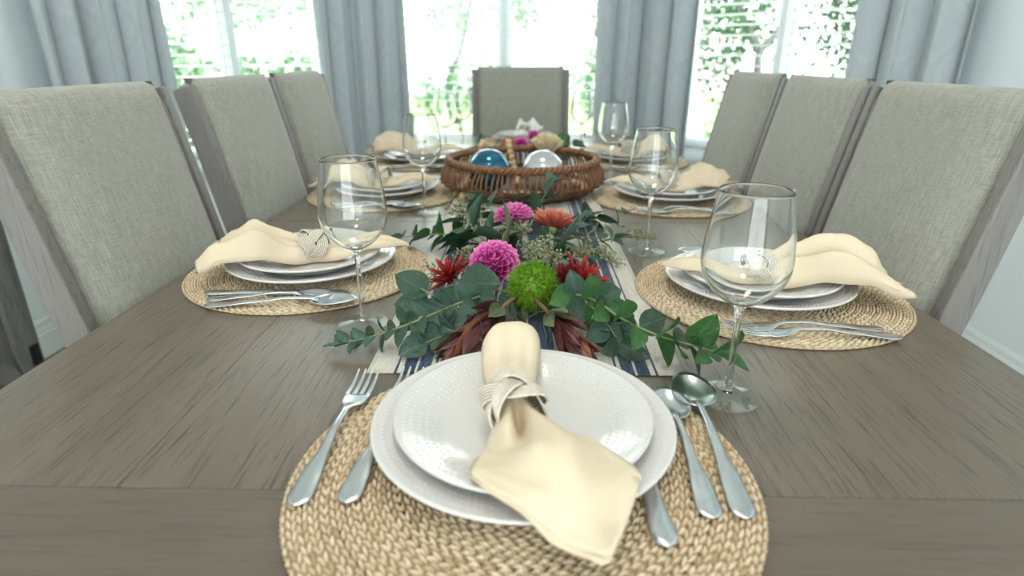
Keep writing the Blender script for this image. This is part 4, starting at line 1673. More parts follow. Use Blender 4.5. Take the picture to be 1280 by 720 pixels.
# kind, ring position, heading of the fan
NAPS = {'near': ('big', -0.008, 0.452, -69), 'w1': ('a', -0.338, 0.925, 193), 'w2': ('c', -0.365, 1.53, 176), 'w3': ('b', -0.350, 2.055, 184),
        'e1': ('b', 0.340, 0.830, -4), 'e2': ('a', 0.355, 1.49, -2), 'e3': ('c', 0.34, 2.07, 4), 'far': ('a', 0.0, 2.56, 80)}
for p, (kind, x, y, head) in NAPS.items():
    w = PLACES[p][3]
    mt = M['napkin_white'] if p == 'far' else M['napkin']
    z = NZ + (0.002 if p in ('near', 'far') else 0)
    lab = ('pale napkin on the plate behind the pink flowers, ' if p == 'far' else 'cream cotton napkin fanned out from its ring, ') + w
    if p == 'far':
        o = make_napkin('a', mt, lab, GN)
        o.location, o.rotation_euler.z = (x, y, z), R(head)
    else:
        put('nap_' + kind, lambda l: make_napkin(kind, mt, l, GN), p, 0, 0, z, 0, lab, world_xy=(x, y), world_rz=head)
    put('ring', lambda l: make_ring(l, GR), p, 0, 0, z - 0.001, 0, 'ivory knotted cord napkin ring, ' + w, world_xy=(x, y), world_rz=head)

# ------------------------------------------------------------------ wicker basket with its ornaments
BX, BY = -0.006, 1.575
bk = empty('wicker_basket', (BX, BY, T + 0.002))
tag(bk, 'round brown wicker basket holding a blue and a pearly ornament', 'basket')


def brad(z):
    return lerp_table([(0, 0.160), (0.016, 0.186), (0.036, 0.210), (0.050, 0.209), (0.084, 0.191)], z)


def coil(Rm, z, rr, n, lobes, seg=5):
    return [((Rm + rr * math.cos(lobes * q)) * math.cos(q), (Rm + rr * math.cos(lobes * q)) * math.sin(q), z + rr * math.sin(lobes * q)) for q in [2 * PI * i / n for i in range(n)]]


spv = []
for s in (0, 1):
    m = MB()
    for d in (-0.006, 0.006):
        pts = []
        for i in range(8):
            z = 0.002 + 0.080 * i / 7
            a = (d + (0.006 if s else -0.006) * (i / 7 - 0.5)) / 0.2
            r = brad(z)
            pts.append((r * math.cos(a), r * math.sin(a), z))
        m.tube(pts, 0.0027, 5)
    spv.append(m.mesh('spindle', M['wicker']))
for k in range(50):
    obj('spindle', spv[k % 2], bk, Matrix.Rotation(2 * PI * k / 50, 4, 'Z'))
rm = MB()
for p in range(3):
    rm.tube([((brad(0.084) + 0.0055 * math.cos(30 * q + p * 2 * PI / 3)) * math.cos(q), (brad(0.084) + 0.0055 * math.cos(30 * q + p * 2 * PI / 3)) * math.sin(q), 0.084 + 0.0055 * math.sin(30 * q + p * 2 * PI / 3)) for q in [2 * PI * i / 300 for i in range(300)]], 0.0052, 5, closed=True)
rm.build('rim', M['wicker'], bk)
for z, lob in ((0.031, 56), (0.036, 56)):
    wv = MB()
    wv.tube([((brad(z) + (0.0042 if z < 0.033 else -0.0042) * math.cos(28 * q)) * math.cos(q), (brad(z) + (0.0042 if z < 0.033 else -0.0042) * math.cos(28 * q)) * math.sin(q), z) for q in [2 * PI * i / 280 for i in range(280)]], 0.0030, 5, closed=True)
    wv.build('weaver', M['wicker_dark'], bk)
for i in range(4):
    z = 0.004 + i * 0.0045
    wv = MB()
    sg = 1 if i % 2 else -1
    wv.tube([((brad(z) + sg * 0.004 * math.cos(28 * q)) * math.cos(q), (brad(z) + sg * 0.004 * math.cos(28 * q)) * math.sin(q), z) for q in [2 * PI * j / 280 for j in range(280)]], 0.0032, 5, closed=True)
    wv.build('weaver', M['wicker_dark'], bk)
bs = MB().lathe([(0, 0.001), (0.160, 0.001), (0.162, 0.004), (0.160, 0.007), (0, 0.007)], 48)
bs.build('base', M['wicker_dark'], bk)


def ornament(x, y, r, mat, label, rot):
    o = empty('glass_ornament', (x, y, T + 0.0095))
    tag(o, label, 'ornament', 'glass ball ornaments in the basket')
    m = MB()
    m.grid(lambda u, v: (lambda th, ph, rr: (rr * math.sin(th) * math.cos(ph), rr * math.sin(th) * math.sin(ph), r - rr * math.cos(th)))(
        max(0.001, u * PI), v * 2 * PI, r * (1 + 0.003 * math.sin(6 * v * 2 * PI + 5 * u) * math.sin(u * PI))), 32, 48, wrapv=True)
    m.build('globe', mat, o)
    rx = Euler(rot).to_matrix()
    m = MB().lathe([(0, r * 1.06), (0.008, r * 1.06), (0.0095, r * 1.04), (0.0095, r * 0.965), (0, r * 0.96)], 20)
    m.v = [tuple(rx @ Vector(p) + Vector((0, 0, r))) for p in m.v]
    m.build('cap', M['steel'], o)
    return o


ornament(-0.090, 1.535, 0.0535, M['blue_glass'], 'shiny blue glass ball in the wicker basket', (R(-115), 0, R(40)))
ornament(0.046, 1.525, 0.0530, M['pearl_glass'], 'pearly white glass ball in the wicker basket', (R(-110), 0, R(-30)))

rb = random.Random(4)
BEAD = MB().ball((0, 0, 0), 0.0095, 12, 8).mesh('bead', M['bead'])


def garland(pts, n, label):
    g = empty('bead_garland', pts[0])
    tag(g, label, 'bead garland')
    fine = spline(pts, 400)
    P, run_ = [fine[0]], 0.0
    for a, b in zip(fine, fine[1:]):
        run_ += (b - a).length
        if run_ >= 0.0198:
            P.append(b)
            run_ = 0.0
    o = Vector(pts[0])
    for p in P:
        obj('bead', BEAD, g, Matrix.Translation(p - o) @ Euler((rb.random() * 3, rb.random() * 3, 0)).to_matrix().to_4x4())
    MB().tube([p - o for p in P], 0.0012, 4).build('string', M['cord'], g)


bz = T + 0.019
garland([(-0.150, 1.43, bz), (-0.08, 1.44, bz), (-0.01, 1.46, bz), (0.07, 1.44, bz), (0.13, 1.47, bz), (0.155, 1.54, bz), (0.13, 1.61, bz), (0.06, 1.625, bz), (-0.02, 1.60, bz), (-0.02, 1.64, bz),
         (-0.03, 1.70, T + 0.045), (-0.042, 1.742, T + 0.078), (-0.046, 1.773, T + 0.103), (-0.052, 1.803, T + 0.080), (-0.062, 1.815, T + 0.030), (-0.085, 1.818, T + 0.014), (-0.110, 1.805, T + 0.030), (-0.116, 1.785, T + 0.085), (-0.120, 1.748, T + 0.104), (-0.128, 1.712, T + 0.080), (-0.140, 1.67, T + 0.04), (-0.155, 1.61, bz), (-0.165, 1.54, bz), (-0.165, 1.48, bz)], 84,
        'pale wooden bead garland lying in the wicker basket and over its back rim')

# ------------------------------------------------------------------ leaves and flowers


def leaf_mesh(name, mat, ratio, tip, curl, cup, nu=8, nv=4, notch=0.0):
    """Leaf of length 1 along +Y from the origin, upper side +Z. ratio = width/length, tip 0 round .. 1 pointed."""
    def fn(u, v):
        t = (1 - math.cos(PI * u)) / 2
        w = math.sin(PI * min(1, t ** (0.72 + 0.25 * tip))) ** (0.55 + 0.45 * tip) * ratio / 2
        w = max(w, 0.012)
        x = (2 * v - 1) * w
        z = cup * (abs(2 * v - 1) ** 2.4) * w * 1.4 - curl * t * t
        y = t * (1 - 0.06 * (2 * v - 1) ** 2)
        return (x, y, z + 0.01 * math.sin(9 * t) * (2 * v - 1))
    m = MB()
    m.grid(fn, nu, nv)
    return m.mesh(name, mat)


LEAF = {}
for k, mt, ra, tp, cu, cp in (
        ('round1', 'euca', 0.86, 0.0, 0.10, 0.25), ('round2', 'euca', 0.78, 0.1, 0.22, 0.12), ('round3', 'euca_blue', 0.80, 0.1, 0.05, 0.35), ('round4', 'euca_blue', 0.70, 0.25, -0.12, 0.2),
        ('fresh1', 'euca_fresh', 0.90, 0.0, 0.10, 0.2), ('fresh2', 'euca_fresh', 0.76, 0.15, 0.25, 0.3), ('fresh3', 'euca', 0.66, 0.3, 0.15, 0.3),
        ('dark1', 'euca_dark', 0.80, 0.05, 0.10, 0.15), ('dark2', 'euca_dark', 0.62, 0.3, 0.2, 0.2),
        ('lance1', 'olive_leaf', 0.24, 0.9, 0.15, 0.4), ('lance2', 'euca', 0.30, 0.8, 0.25, 0.3), ('lance3', 'euca_dark', 0.34, 0.7, 0.1, 0.3), ('pale', 'olive_leaf', 0.45, 0.6, 0.15, 0.3), ('blue', 'euca_blue', 0.42, 0.6, 0.1, 0.3)):
    LEAF[k] = leaf_mesh('leaf', M[mt], ra, tp, cu, cp)
GS_ = 'sprigs of greenery in the table garland'


def sprig(pts, n, kinds, s0, s1, label, seed, stem='stem', r0=0.0019, spread=62, pair=True, lift=0.0, start=0.08, flat=0.0, name='eucalyptus_sprig'):
    """A stem with opposite leaf pairs, each turned a quarter from the last."""
    rnd = random.Random(seed)
    P = spline([(x, y, T + z) for x, y, z in pts], 28)
    o0 = P[0].copy()
    root = empty(name, o0)
    tag(root, label, 'greenery', GS_)
    MB().tube([p - o0 for p in P], [r0 * (1 - 0.65 * i / 27) for i in range(28)], 6).build('stem', M[stem], root)
    for k in range(n):
        t = start + (1 - start) * k / max(1, n - 1)
        x = t * 27
        i = min(26, int(x))
        p = P[i].lerp(P[i + 1], x - i)
        d = (P[i + 1] - P[i]).normalized()
        side = d.cross(Vector((0, 0, 1))).normalized()
        up = side.cross(d)
        roll = (k % 2) * PI / 2 * (1 - flat) + rnd.uniform(-0.35, 0.35)
        for s in ((1, -1) if pair else ((1,) if k % 2 else (-1,))):
            if k == n - 1 and s == -1:
                a = R(15)
            else:
                a = R(spread + rnd.uniform(-16, 14))
            out = (side * math.cos(roll) + up * math.sin(roll)) * s
            dr = d * math.cos(a) + out * math.sin(a) + Vector((0, 0, lift))
            size = (s0 + (s1 - s0) * t) * rnd.uniform(0.82, 1.15)
            q = p + dr * 0.002
            # leaves must not sink into the table
            tipz = q.z + dr.normalized().z * size
            if tipz < T + 0.006 + 0.10 * size:
                dr.z += (T + 0.006 + 0.10 * size - tipz) / size * 1.2
            nrm = d * 0.9 + Vector((rnd.uniform(-.4, .4), rnd.uniform(-.7, 0.1), 0.75))
            obj('leaf', LEAF[rnd.choice(kinds)], root, axes(q - o0, dr, nrm, (size * rnd.uniform(0.85, 1.1), size, size)))
    return root


def single_leaf(root_at, dr, nrm, size, kind, label):
    """One broad leaf on a short stalk of its own."""
    o = empty('broad_leaf', (root_at[0], root_at[1], T + root_at[2]))
    tag(o, label, 'leaf', 'broad silver-dollar leaves')
    obj('leaf', LEAF[kind], o, axes((0, 0, 0), dr, nrm, size))
    d = Vector(dr).normalized()
    MB().tube([-d * 0.03 + Vector((0, 0, -0.006)), -d * 0.012, d * 0.01], 0.0011, 5).build('stem', M['stem'], o)
    return o


# the two sprigs reaching out over the runner at the front
sprig([(-0.045, 0.765, 0.030), (-0.085, 0.700, 0.040), (-0.130, 0.660, 0.034), (-0.178, 0.648, 0.020), (-0.216, 0.644, 0.012)], 15, ['round1', 'round2', 'round3', 'round3', 'round4'], 0.038, 0.019,
      'blue-green eucalyptus sprig reaching to the wine glass on the sideboard side', 21, flat=0.2)
sprig([(-0.03, 0.745, 0.020), (-0.070, 0.675, 0.022), (-0.115, 0.640, 0.016)], 6, ['round3', 'blue', 'round1'], 0.045, 0.040, 'blue-green eucalyptus tuft under the longer sprig by the maroon bracts', 5)
sprig([(0.055, 0.745, 0.040), (0.085, 0.690, 0.052), (0.115, 0.645, 0.046), (0.150, 0.615, 0.040), (0.182, 0.600, 0.036), (0.206, 0.588, 0.034)], 10, ['fresh1', 'fresh2', 'fresh1', 'round2', 'fresh2'], 0.040, 0.038,
      'fresh green eucalyptus sprig arching to the near wine glass', 33, spread=66)
sprig([(0.050, 0.765, 0.030), (0.075, 0.705, 0.045), (0.098, 0.665, 0.034), (0.112, 0.64, 0.018)], 7, ['round1', 'round2', 'round3', 'fresh3'], 0.046, 0.036, 'dense eucalyptus tuft below the dark red flower', 8, spread=75)
single_leaf((-0.085, 0.775, 0.040), (0.10, -0.05, 0.022), (-0.15, -0.75, 0.75), 0.062, 'round1', 'large round green leaf in front of the bright red flower')
bpy.context.view_layer.update()
single_leaf((-0.128, 0.742, 0.040), (-0.065, 0.01, 0.035), (0.1, -0.85, 0.55), 0.050, 'dark1', 'round dark green leaf standing up beside the placemat edge')
single_leaf((-0.125, 0.735, 0.026), (-0.06, -0.02, 0.008), (0.1, -0.8, 0.6), 0.046, 'dark1', 'round dark leaf below the upright one by the placemat')
single_leaf((0.030, 0.735, 0.018), (0.055, 0.01, 0.010), (0.0, -0.5, 0.8), 0.060, 'dark2', 'dark leaf tucked under the green bristly ball')
single_leaf((-0.030, 0.800, 0.020), (0.050, -0.045, 0.006), (0.1, -0.7, 0.7), 0.060, 'dark1', 'dark broad leaf below the big pink dahlia')

# greenery behind
sprig([(-0.060, 0.985, 0.026), (-0.110, 1.030, 0.034), (-0.165, 1.055, 0.030), (-0.222, 1.066, 0.022)], 7, ['dark1', 'dark1', 'round2', 'fresh1'], 0.062, 0.036, 'dark round-leaved sprig pointing at the far glass on the sideboard side', 12, flat=0.5)
sprig([(-0.020, 0.960, 0.020), (-0.070, 0.990, 0.040), (-0.100, 1.060, 0.052), (-0.115, 1.135, 0.060)], 7, ['lance3', 'dark2', 'lance2'], 0.075, 0.055, 'long-leaved dark green sprig rising towards the basket', 13, flat=0.3)
sprig([(-0.010, 0.900, 0.020), (-0.035, 0.960, 0.048), (-0.025, 1.020, 0.055)], 5, ['round1', 'dark1', 'pale'], 0.060, 0.050, 'short leafy sprig between the two pink dahlias', 14)
sprig([(-0.010, 0.955, 0.020), (0.040, 0.975, 0.042), (0.090, 0.995, 0.044), (0.150, 1.015, 0.034)], 8, ['lance1', 'pale', 'lance2', 'blue'], 0.062, 0.046, 'grey-green narrow-leaved sprig lying towards the twigs', 15, stem='stem_red', flat=0.4)
sprig([(0.015, 0.925, 0.018), (0.055, 0.930, 0.028), (0.100, 0.945, 0.024)], 5, ['lance3', 'dark2', 'lance2'], 0.066, 0.05, 'dark narrow leaves behind the green bristly ball', 16, flat=0.6)
sprig([(0.050, 1.030, 0.020), (0.085, 1.065, 0.035), (0.115, 1.100, 0.050)], 5, ['blue', 'blue', 'round4'], 0.050, 0.036, 'bluish leaf sprig beside the coral flower', 17, spread=40)
sprig([(0.150, 1.000, 0.034), (0.162, 1.025, 0.052), (0.178, 1.060, 0.068)], 3, ['lance2', 'dark2'], 0.040, 0.026, 'thin twig with few leaves above the runner edge', 18, spread=35, r0=0.0012)
sprig([(0.010, 1.140, 0.020), (0.030, 1.220, 0.045), (0.058, 1.300, 0.078)], 5, ['dark1', 'dark2', 'dark2'], 0.060, 0.052, 'dark leaves leaning against the basket front', 19, spread=45)
sprig([(0.060, 1.160, 0.018), (0.100, 1.195, 0.024), (0.150, 1.205, 0.020)], 4, ['dark1', 'dark1', 'lance3'], 0.070, 0.06, 'dark glossy broad-leaved sprig under the basket, bare wall side', 20, flat=0.7)
sprig([(-0.005, 1.135, 0.018), (-0.050, 1.180, 0.034), (-0.090, 1.240, 0.05)], 5, ['dark1', 'lance3', 'dark2'], 0.060, 0.05, 'dark leaves below the basket on the sideboard side', 22, flat=0.4)


def seeded(pts, twigs, label, seed, tl=0.035, nm='seeded_sprig'):
    """A twig dense with tiny seed heads."""
    rnd = random.Random(seed)
    P = spline([(x, y, T + z) for x, y, z in pts], 20)
    o0 = P[0].copy()
    root = empty(nm, o0)
    tag(root, label, 'greenery', 'seeded filler sprigs')
    st, sd = MB(), MB()
    st.tube([p - o0 for p in P], [0.0012 * (1 - 0.5 * i / 19) for i in range(20)], 5)
    for k in range(twigs):
        i = rnd.randint(3, 19)
        p = P[i] - o0
        d = (P[i] - P[i - 1]).normalized() * rnd.uniform(0.2, 0.9) + Vector((rnd.gauss(0, 0.7), rnd.gauss(0, 0.7), rnd.uniform(-0.15, 0.75)))
        d.normalize()
        L = tl * rnd.uniform(0.5, 1.1)
        q = p + d * L
        if q.z + o0.z < T + 0.004:
            q.z = T + 0.004 - o0.z
        mid = p.lerp(q, 0.5) + Vector((0, 0, 0.003))
        st.tube([p, mid, q], 0.00045, 3, cap=False)
        for j in range(5):
            t = rnd.uniform(0.35, 1.05)
            c = p.lerp(q, t) + Vector((rnd.gauss(0, 0.0035), rnd.gauss(0, 0.0035), rnd.gauss(0, 0.003)))
            c.z = max(c.z, T + 0.003 - o0.z)
            sd.ball(c, rnd.uniform(0.0013, 0.0022), 5, 4)
    st.build('stem', M['stem_red'], root)
    s = sd.build('seeds', M['seed'], root, recalc=False)
    s['kind'] = 'stuff'
    return root


seeded([(-0.040, 1.010, 0.025), (-0.085, 1.060, 0.045), (-0.110, 1.120, 0.050), (-0.125, 1.17, 0.045)], 60, 'green seeded sprig before the basket on the sideboard side', 41, 0.04)
seeded([(-0.030, 0.990, 0.030), (-0.020, 1.010, 0.045), (0.005, 1.030, 0.040)], 30, 'reddish-stemmed seeded sprig under the rear pink dahlia', 42, 0.035)
seeded([(0.010, 0.960, 0.025), (0.022, 0.900, 0.050), (0.040, 0.845, 0.050)], 80, 'pale seeded sprig between big pink dahlia and green ball', 43, 0.034)
seeded([(0.020, 0.940, 0.020), (0.070, 0.950, 0.026), (0.110, 0.965, 0.022)], 60, 'green seeded sprig lying on the navy stripes', 44, 0.032)
seeded([(0.130, 1.010, 0.032), (0.165, 1.035, 0.030), (0.200, 1.060, 0.026), (0.225, 1.07, 0.02)], 34, 'dark seeded twig in front of the glass foot, bare wall side', 45, 0.026)
seeded([(0.110, 1.000, 0.030), (0.132, 0.985, 0.020), (0.152, 0.962, 0.010)], 22, 'small seeded twig hanging down on the runner edge', 46, 0.018)
seeded([(-0.075, 0.860, 0.020), (-0.115, 0.862, 0.025), (-0.150, 0.850, 0.020)], 14, 'thin seeded twig beside the bright red flower', 47, 0.03)
seeded([(-0.050, 0.905, 0.020), (-0.070, 0.930, 0.030), (-0.090, 0.925, 0.03)], 26, 'wiry seeded sprig behind the big pink dahlia', 48, 0.035)


def petal_mesh(name, mat, ratio, cup, tipr=0.35, curl=0.1, nu=6, nv=4, fold=0.0):
    def fn(u, v):
        w = ratio / 2 * (math.sin(PI * min(1.0, 0.10 + 0.82 * u ** (1.0 - 0.25 * tipr))) ** 0.75)
        if u > 0.999:
            w *= 0.35
        s = 2 * v - 1
        return (s * w, u * (1 - 0.05 * s * s), cup * w * 1.7 * abs(s) ** 1.7 + curl * u * u - fold * 0.1 * (1 - abs(s)))
    m = MB()
    m.grid(fn, nu, nv)
    return m.mesh(name, mat)


PET = {'pink': petal_mesh('petal', M['pink'], 0.74, 0.50, 0.3, 0.16), 'pale': petal_mesh('petal', M['pink_pale'], 0.72, 0.55, 0.3, 0.20),
       'orange': petal_mesh('petal', M['orange_red'], 0.20, 0.7, 0.3, 0.1), 'red': petal_mesh('petal', M['red'], 0.24, 0.5, 0.8, 0.12),
       'crimson': petal_mesh('petal', M['crimson'], 0.26, 0.6, 0.6, 0.22), 'maroon': leaf_mesh('bract', M['maroon'], 0.34, 0.30, -0.10, 0.5), 'bronze': leaf_mesh('bract', M['bronze'], 0.36, 0.30, -0.08, 0.4),
       'olive': leaf_mesh('bract', M['olive_leaf'], 0.42, 0.25, -0.10, 0.35)}


def flower_root(name, loc, axis, label, group=None, cat='flower'):
    o = empty(name, (loc[0], loc[1], T + loc[2]))
    o.rotation_mode = 'QUATERNION'
    o.rotation_quaternion = Vector(axis).normalized().to_track_quat('Z', 'Y')
    tag(o, label, cat, group)
    return o


def dahlia(loc, axis, dia, label, seed, n=120, flat=0.78, stem=True):
    """Ball dahlia: spiral of cupped petals, small and upright in the eye, big and spread at the rim."""
    rnd = random.Random(seed)
    f = flower_root('dahlia', loc, axis, label, 'pink dahlias')
    Rr = dia / 2
    core = MB().ball((0, 0, -0.1 * Rr), Rr * 0.52, 14, 8, (1, 1, 0.8))
    core.build('flower_core', M['pink'], f)
    for k in range(n):
        t = (k + 0.6) / n
        th = R(8) + (R(112) - R(8)) * t ** 0.62
        ph = k * 2.39996 + rnd.uniform(-0.06, 0.06)
        rad = Vector((math.cos(ph), math.sin(ph), 0))
        d = rad * math.sin(th) + Vector((0, 0, 1)) * math.cos(th) * flat
        base = d * Rr * (0.50 - 0.08 * t)
        L = Rr * (0.36 + 0.26 * t)
        # petals open outwards: lean from straight up the surface towards the axis
        dr = d * (0.80 + 0.2 * t) + rad * 0.28 * math.sin(th) * (1 - t) + Vector((0, 0, 1)) * (0.35 * (1 - t))
        nrm = Vector((0, 0, 1)) * 1.0 - rad * 0.55 * math.cos(th)
        obj('petal', PET['pink' if rnd.random() < 0.6 else 'pale'], f, axes(base, dr, nrm, (L * (0.95 + 0.15 * t), L * rnd.uniform(0.93, 1.08), L)))
    if stem:
        a = f.rotation_quaternion.inverted() @ Vector((0, 0.02, 0.003 - loc[2]))
        MB().tube([(0, 0, -Rr * 0.3), Vector((0, 0, -Rr * 0.6)).lerp(a, 0.3), a], 0.0026, 6).build('stem', M['stem'], f)
    return f


dahlia((-0.043, 0.838, 0.048), (-0.10, -0.62, 0.78), 0.080, 'big bright pink dahlia beside the green bristly ball', 2, n=84)
dahlia((-0.020, 1.075, 0.058), (-0.15, -0.10, 1.0), 0.078, 'pink dahlia behind the seeded sprigs, before the basket', 3, n=84, flat=0.62)
dahlia((-0.012, 1.90, 0.078), (0.0, -0.9, 0.35), 0.052, 'pink dahlia behind the basket, beside the beads', 4, n=70)
dahlia((0.030, 1.99, 0.094), (0.3, -0.5, 0.8), 0.048, 'smaller pink dahlia behind the basket, next to the beige ruffled flower', 5, n=60)


def spiky(loc, axis, rad_, n, kind, label, seed, th0, th1, name='spider_flower', calyx=True, lenvar=0.2, stem_to=None, grp='spiky red flowers'):
    rnd = random.Random(seed)
    f = flower_root(name, loc, axis, label, grp)
    for k in range(n):
        t = (k + 0.5) / n
        th = R(th0) + (R(th1) - R(th0)) * t ** 0.7
        ph = k * 2.39996 + rnd.uniform(-0.15, 0.15)
        rad = Vector((math.cos(ph), math.sin(ph), 0))
        d = rad * math.sin(th) + Vector((0, 0, 1)) * math.cos(th)
        L = rad_ * (0.72 + 0.28 * t) * rnd.uniform(1 - lenvar, 1 + lenvar * 0.6)
        nrm = Vector((0, 0, 1)) - rad * 0.7 + Vector((rnd.uniform(-.2, .2), rnd.uniform(-.2, .2), 0))
        obj('petal', PET[kind], f, axes(d * rad_ * 0.12, d, nrm, (L, L, L)))
    MB().ball((0, 0, -rad_ * 0.02), rad_ * 0.20, 12, 6, (1, 1, 0.9)).build('calyx', M['stem'] if calyx else M[{'red': 'crimson', 'crimson': 'crimson', 'orange': 'orange_red'}[kind]], f)
    a = f.rotation_quaternion.inverted() @ (Vector(stem_to) if stem_to else Vector((0, 0, -rad_)) * 0.4)
    MB().tube([(0, 0, -rad_ * 0.1), a * 0.5 + Vector((0, 0, -rad_ * 0.1)), a], 0.0022, 6).build('stem', M['stem'], f)
    return f


spiky((0.050, 1.055, 0.040), (0.20, 0.55, 1.0), 0.046, 85, 'orange', 'coral-red spiky flower before the basket, showing its green underside', 6, 12, 74, stem_to=(-0.03, -0.07, -0.03))
spiky((-0.108, 0.842, 0.022), (-0.45, -0.10, 0.85), 0.042, 22, 'red', 'bright red open flower behind the large round leaf', 7, 20, 88, calyx=False, stem_to=(0.03, -0.01, -0.012))
spiky((0.062, 0.770, 0.034), (0.28, -0.15, 0.9), 0.038, 62, 'crimson', 'dark red protea-like flower beside the green bristly ball', 8, 8, 82, calyx=False, stem_to=(0.0, 0.0, -0.02))
spiky((0.072, 0.770, 0.040), (0.55, -0.05, 0.8), 0.046, 12, 'red', 'brighter red petals crowning the dark red protea-like flower', 18, 10, 60, calyx=False, stem_to=(0.0, 0.0, -0.02))
spiky((-0.050, 1.96, 0.062), (-0.2, -0.3, 0.9), 0.036, 40, 'orange', 'small coral flower behind the basket', 9, 10, 80, stem_to=(0, 0.0, -0.04))


def bristle_ball(loc, r, label, seed):
    rnd = random.Random(seed)
    f = flower_root('bristle_flower', loc, (0.0, -0.25, 1), label)
    MB().ball((0, 0, 0), r * 0.70, 16, 10).build('flower_core', M['moss_green'], f)
    m = MB()
    for k in range(1900):
        z = 1 - 2 * (k + 0.5) / 1900
        a = k * 2.39996
        s = math.sqrt(1 - z * z)
        d = Vector((s * math.cos(a), s * math.sin(a), z))
        d = (d + Vector((rnd.gauss(0, .16), rnd.gauss(0, .16), rnd.gauss(0, .16)))).normalized()
        b = d * r * 0.62
        L = r * rnd.uniform(0.80, 1.06)
        dd = (d + Vector((rnd.gauss(0, .18), rnd.gauss(0, .18), rnd.gauss(0, .18)))).normalized()
        tip = b + dd * (L - r * 0.62)
        x = d.cross(Vector((rnd.random(), rnd.random(), rnd.random()))).normalized() * 0.0010
        y = d.cross(x).normalized() * 0.0010
        m.add([b + x, b - x * 0.5 + y * 0.8, b - x * 0.5 - y * 0.8, tip], [(0, 1, 3), (1, 2, 3), (2, 0, 3)])
    o = m.build('bristles', M['moss_green'], f, smooth=False, recalc=False)
    o['kind'] = 'stuff'
    MB().tube([(0, 0, -r * 0.6), (0, 0, -r * 0.98)], 0.0025, 6).build('stem', M['stem'], f)
    return f


bristle_ball((0.012, 0.752, 0.045), 0.0395, 'bright lime-green bristly ball flower among the dahlias', 10)


def bracts(base, tip, n, label, seed, L=0.075, rad_=0.024, kinds=('maroon', 'maroon', 'maroon', 'bronze')):
    """Conebush head: long bracts lapping forward round a stem, paler small leaves at its foot."""
    rnd = random.Random(seed)
    b = Vector((base[0], base[1], T + base[2]))
    t_ = Vector((tip[0], tip[1], T + tip[2]))
    ax = (t_ - b)
    tot = ax.length
    ax.normalize()
    root = empty('conebush_head', b)
    tag(root, label, 'flower', 'maroon conebush heads')
    side = ax.cross(Vector((0, 0, 1))).normalized()
    up = side.cross(ax)
    for k in range(n):
        t = k / n
        a = k * 2.39996
        o = side * math.cos(a) + up * math.sin(a)
        if o.z < -0.3:
            o.z *= 0.3
        small = k > n * 0.66
        p = ax * (tot * 0.42 * (1 - t)) + o * rad_ * 0.12
        op = 0.14 + 0.34 * t + rnd.uniform(-0.05, 0.05)
        d = ax * math.cos(op) + o * math.sin(op)
        l = L * (0.55 if small else 0.95) * rnd.uniform(0.85, 1.12)
        if b.z + p.z + d.z * l < T + 0.005:
            d.z += (T + 0.005 - (b.z + p.z + d.z * l)) / l
        kd = 'olive' if small and rnd.random() < 0.75 else rnd.choice(kinds)
        obj('bract', PET[kd], root, axes(p, d, ax * -0.4 + o * -1.0 if not small else o * 1.0 - ax * 0.3, (l, l, l)))
    MB().tube([-ax * 0.035 + Vector((0, 0, -0.006)), (0, 0, 0), ax * tot * 0.5], 0.003, 6).build('stem', M['stem_red'], root)
    return root


bracts((-0.022, 0.712, 0.036), (-0.076, 0.628, 0.012), 19, 'maroon conebush head with long bracts, beside the eucalyptus on the sideboard side', 30, L=0.098, rad_=0.026)
bracts((0.030, 0.688, 0.036), (0.066, 0.614, 0.014), 20, 'maroon conebush head below the green ball, touching the dinner plate', 31, L=0.086, kinds=('maroon', 'maroon', 'bronze'))
bracts((-0.012, 0.720, 0.018), (-0.022, 0.640, 0.012), 10, 'olive and dark bracts hanging between the two conebush heads', 32, L=0.06, kinds=('maroon', 'olive'))

# beige ruffled flower leaning on the basket's back rim
bf = flower_root('ruffled_flower', (0.062, 1.735, 0.070), (0.06, 0.05, 1), 'beige ruffled paper-like flower standing in the back of the basket')
rr_ = random.Random(77)
for k in range(22):
    a = k * 2.39996
    op = R(10 + 44 * (k / 22))
    d = Vector((math.sin(op) * math.cos(a), math.sin(op) * math.sin(a), math.cos(op)))
    m = MB()
    ph = rr_.uniform(0, 6)
    L = 0.060 * rr_.uniform(0.85, 1.08)
    m.grid(lambda u, v: ((2 * v - 1) * (0.003 + 0.021 * u), L * u * (1 - 0.10 * (2 * v - 1) ** 2 + 0.04 * math.sin(13 * v + ph)), 0.0055 * u * math.sin(10 * v + ph)), 6, 12)
    obj('petal', m.mesh('petal', M['beige_petal']), bf, axes(Vector((0, 0, 0)), d, Vector((math.cos(a), math.sin(a), 0.3))))
MB().tube([(0, 0, 0.012), (-0.004, -0.012, -0.03), (-0.006, -0.03, -0.055)], [0.008, 0.005, 0.004], 8).build('stem', M['beige_petal'], bf)

# greenery behind the basket
single_leaf((-0.035, 1.855, 0.052), (-0.07, 0.005, 0.030), (0.1, -0.9, 0.5), 0.062, 'fresh1', 'round green leaf behind the basket rim, next to the draped beads')
single_leaf((-0.050, 1.875, 0.050), (-0.06, 0.01, 0.010), (0.1, -0.9, 0.6), 0.058, 'dark1', 'darker round leaf behind the basket rim under the greener one')
single_leaf((0.105, 1.815, 0.055), (0.045, 0.0, 0.020), (0.0, -0.9, 0.5), 0.046, 'dark1', 'dark green leaf behind the basket below the beige flower')
single_leaf((0.100, 1.900, 0.080), (0.045, 0.01, 0.035), (0.0, -0.9, 0.5), 0.050, 'fresh1', 'green leaf standing up behind the beige ruffled flower')
sprig([(-0.03, 1.86, 0.030), (-0.075, 1.88, 0.058), (-0.125, 1.89, 0.070)], 4, ['fresh1', 'dark1'], 0.062, 0.058, 'green leaves behind the basket on the sideboard side', 51, flat=0.3)
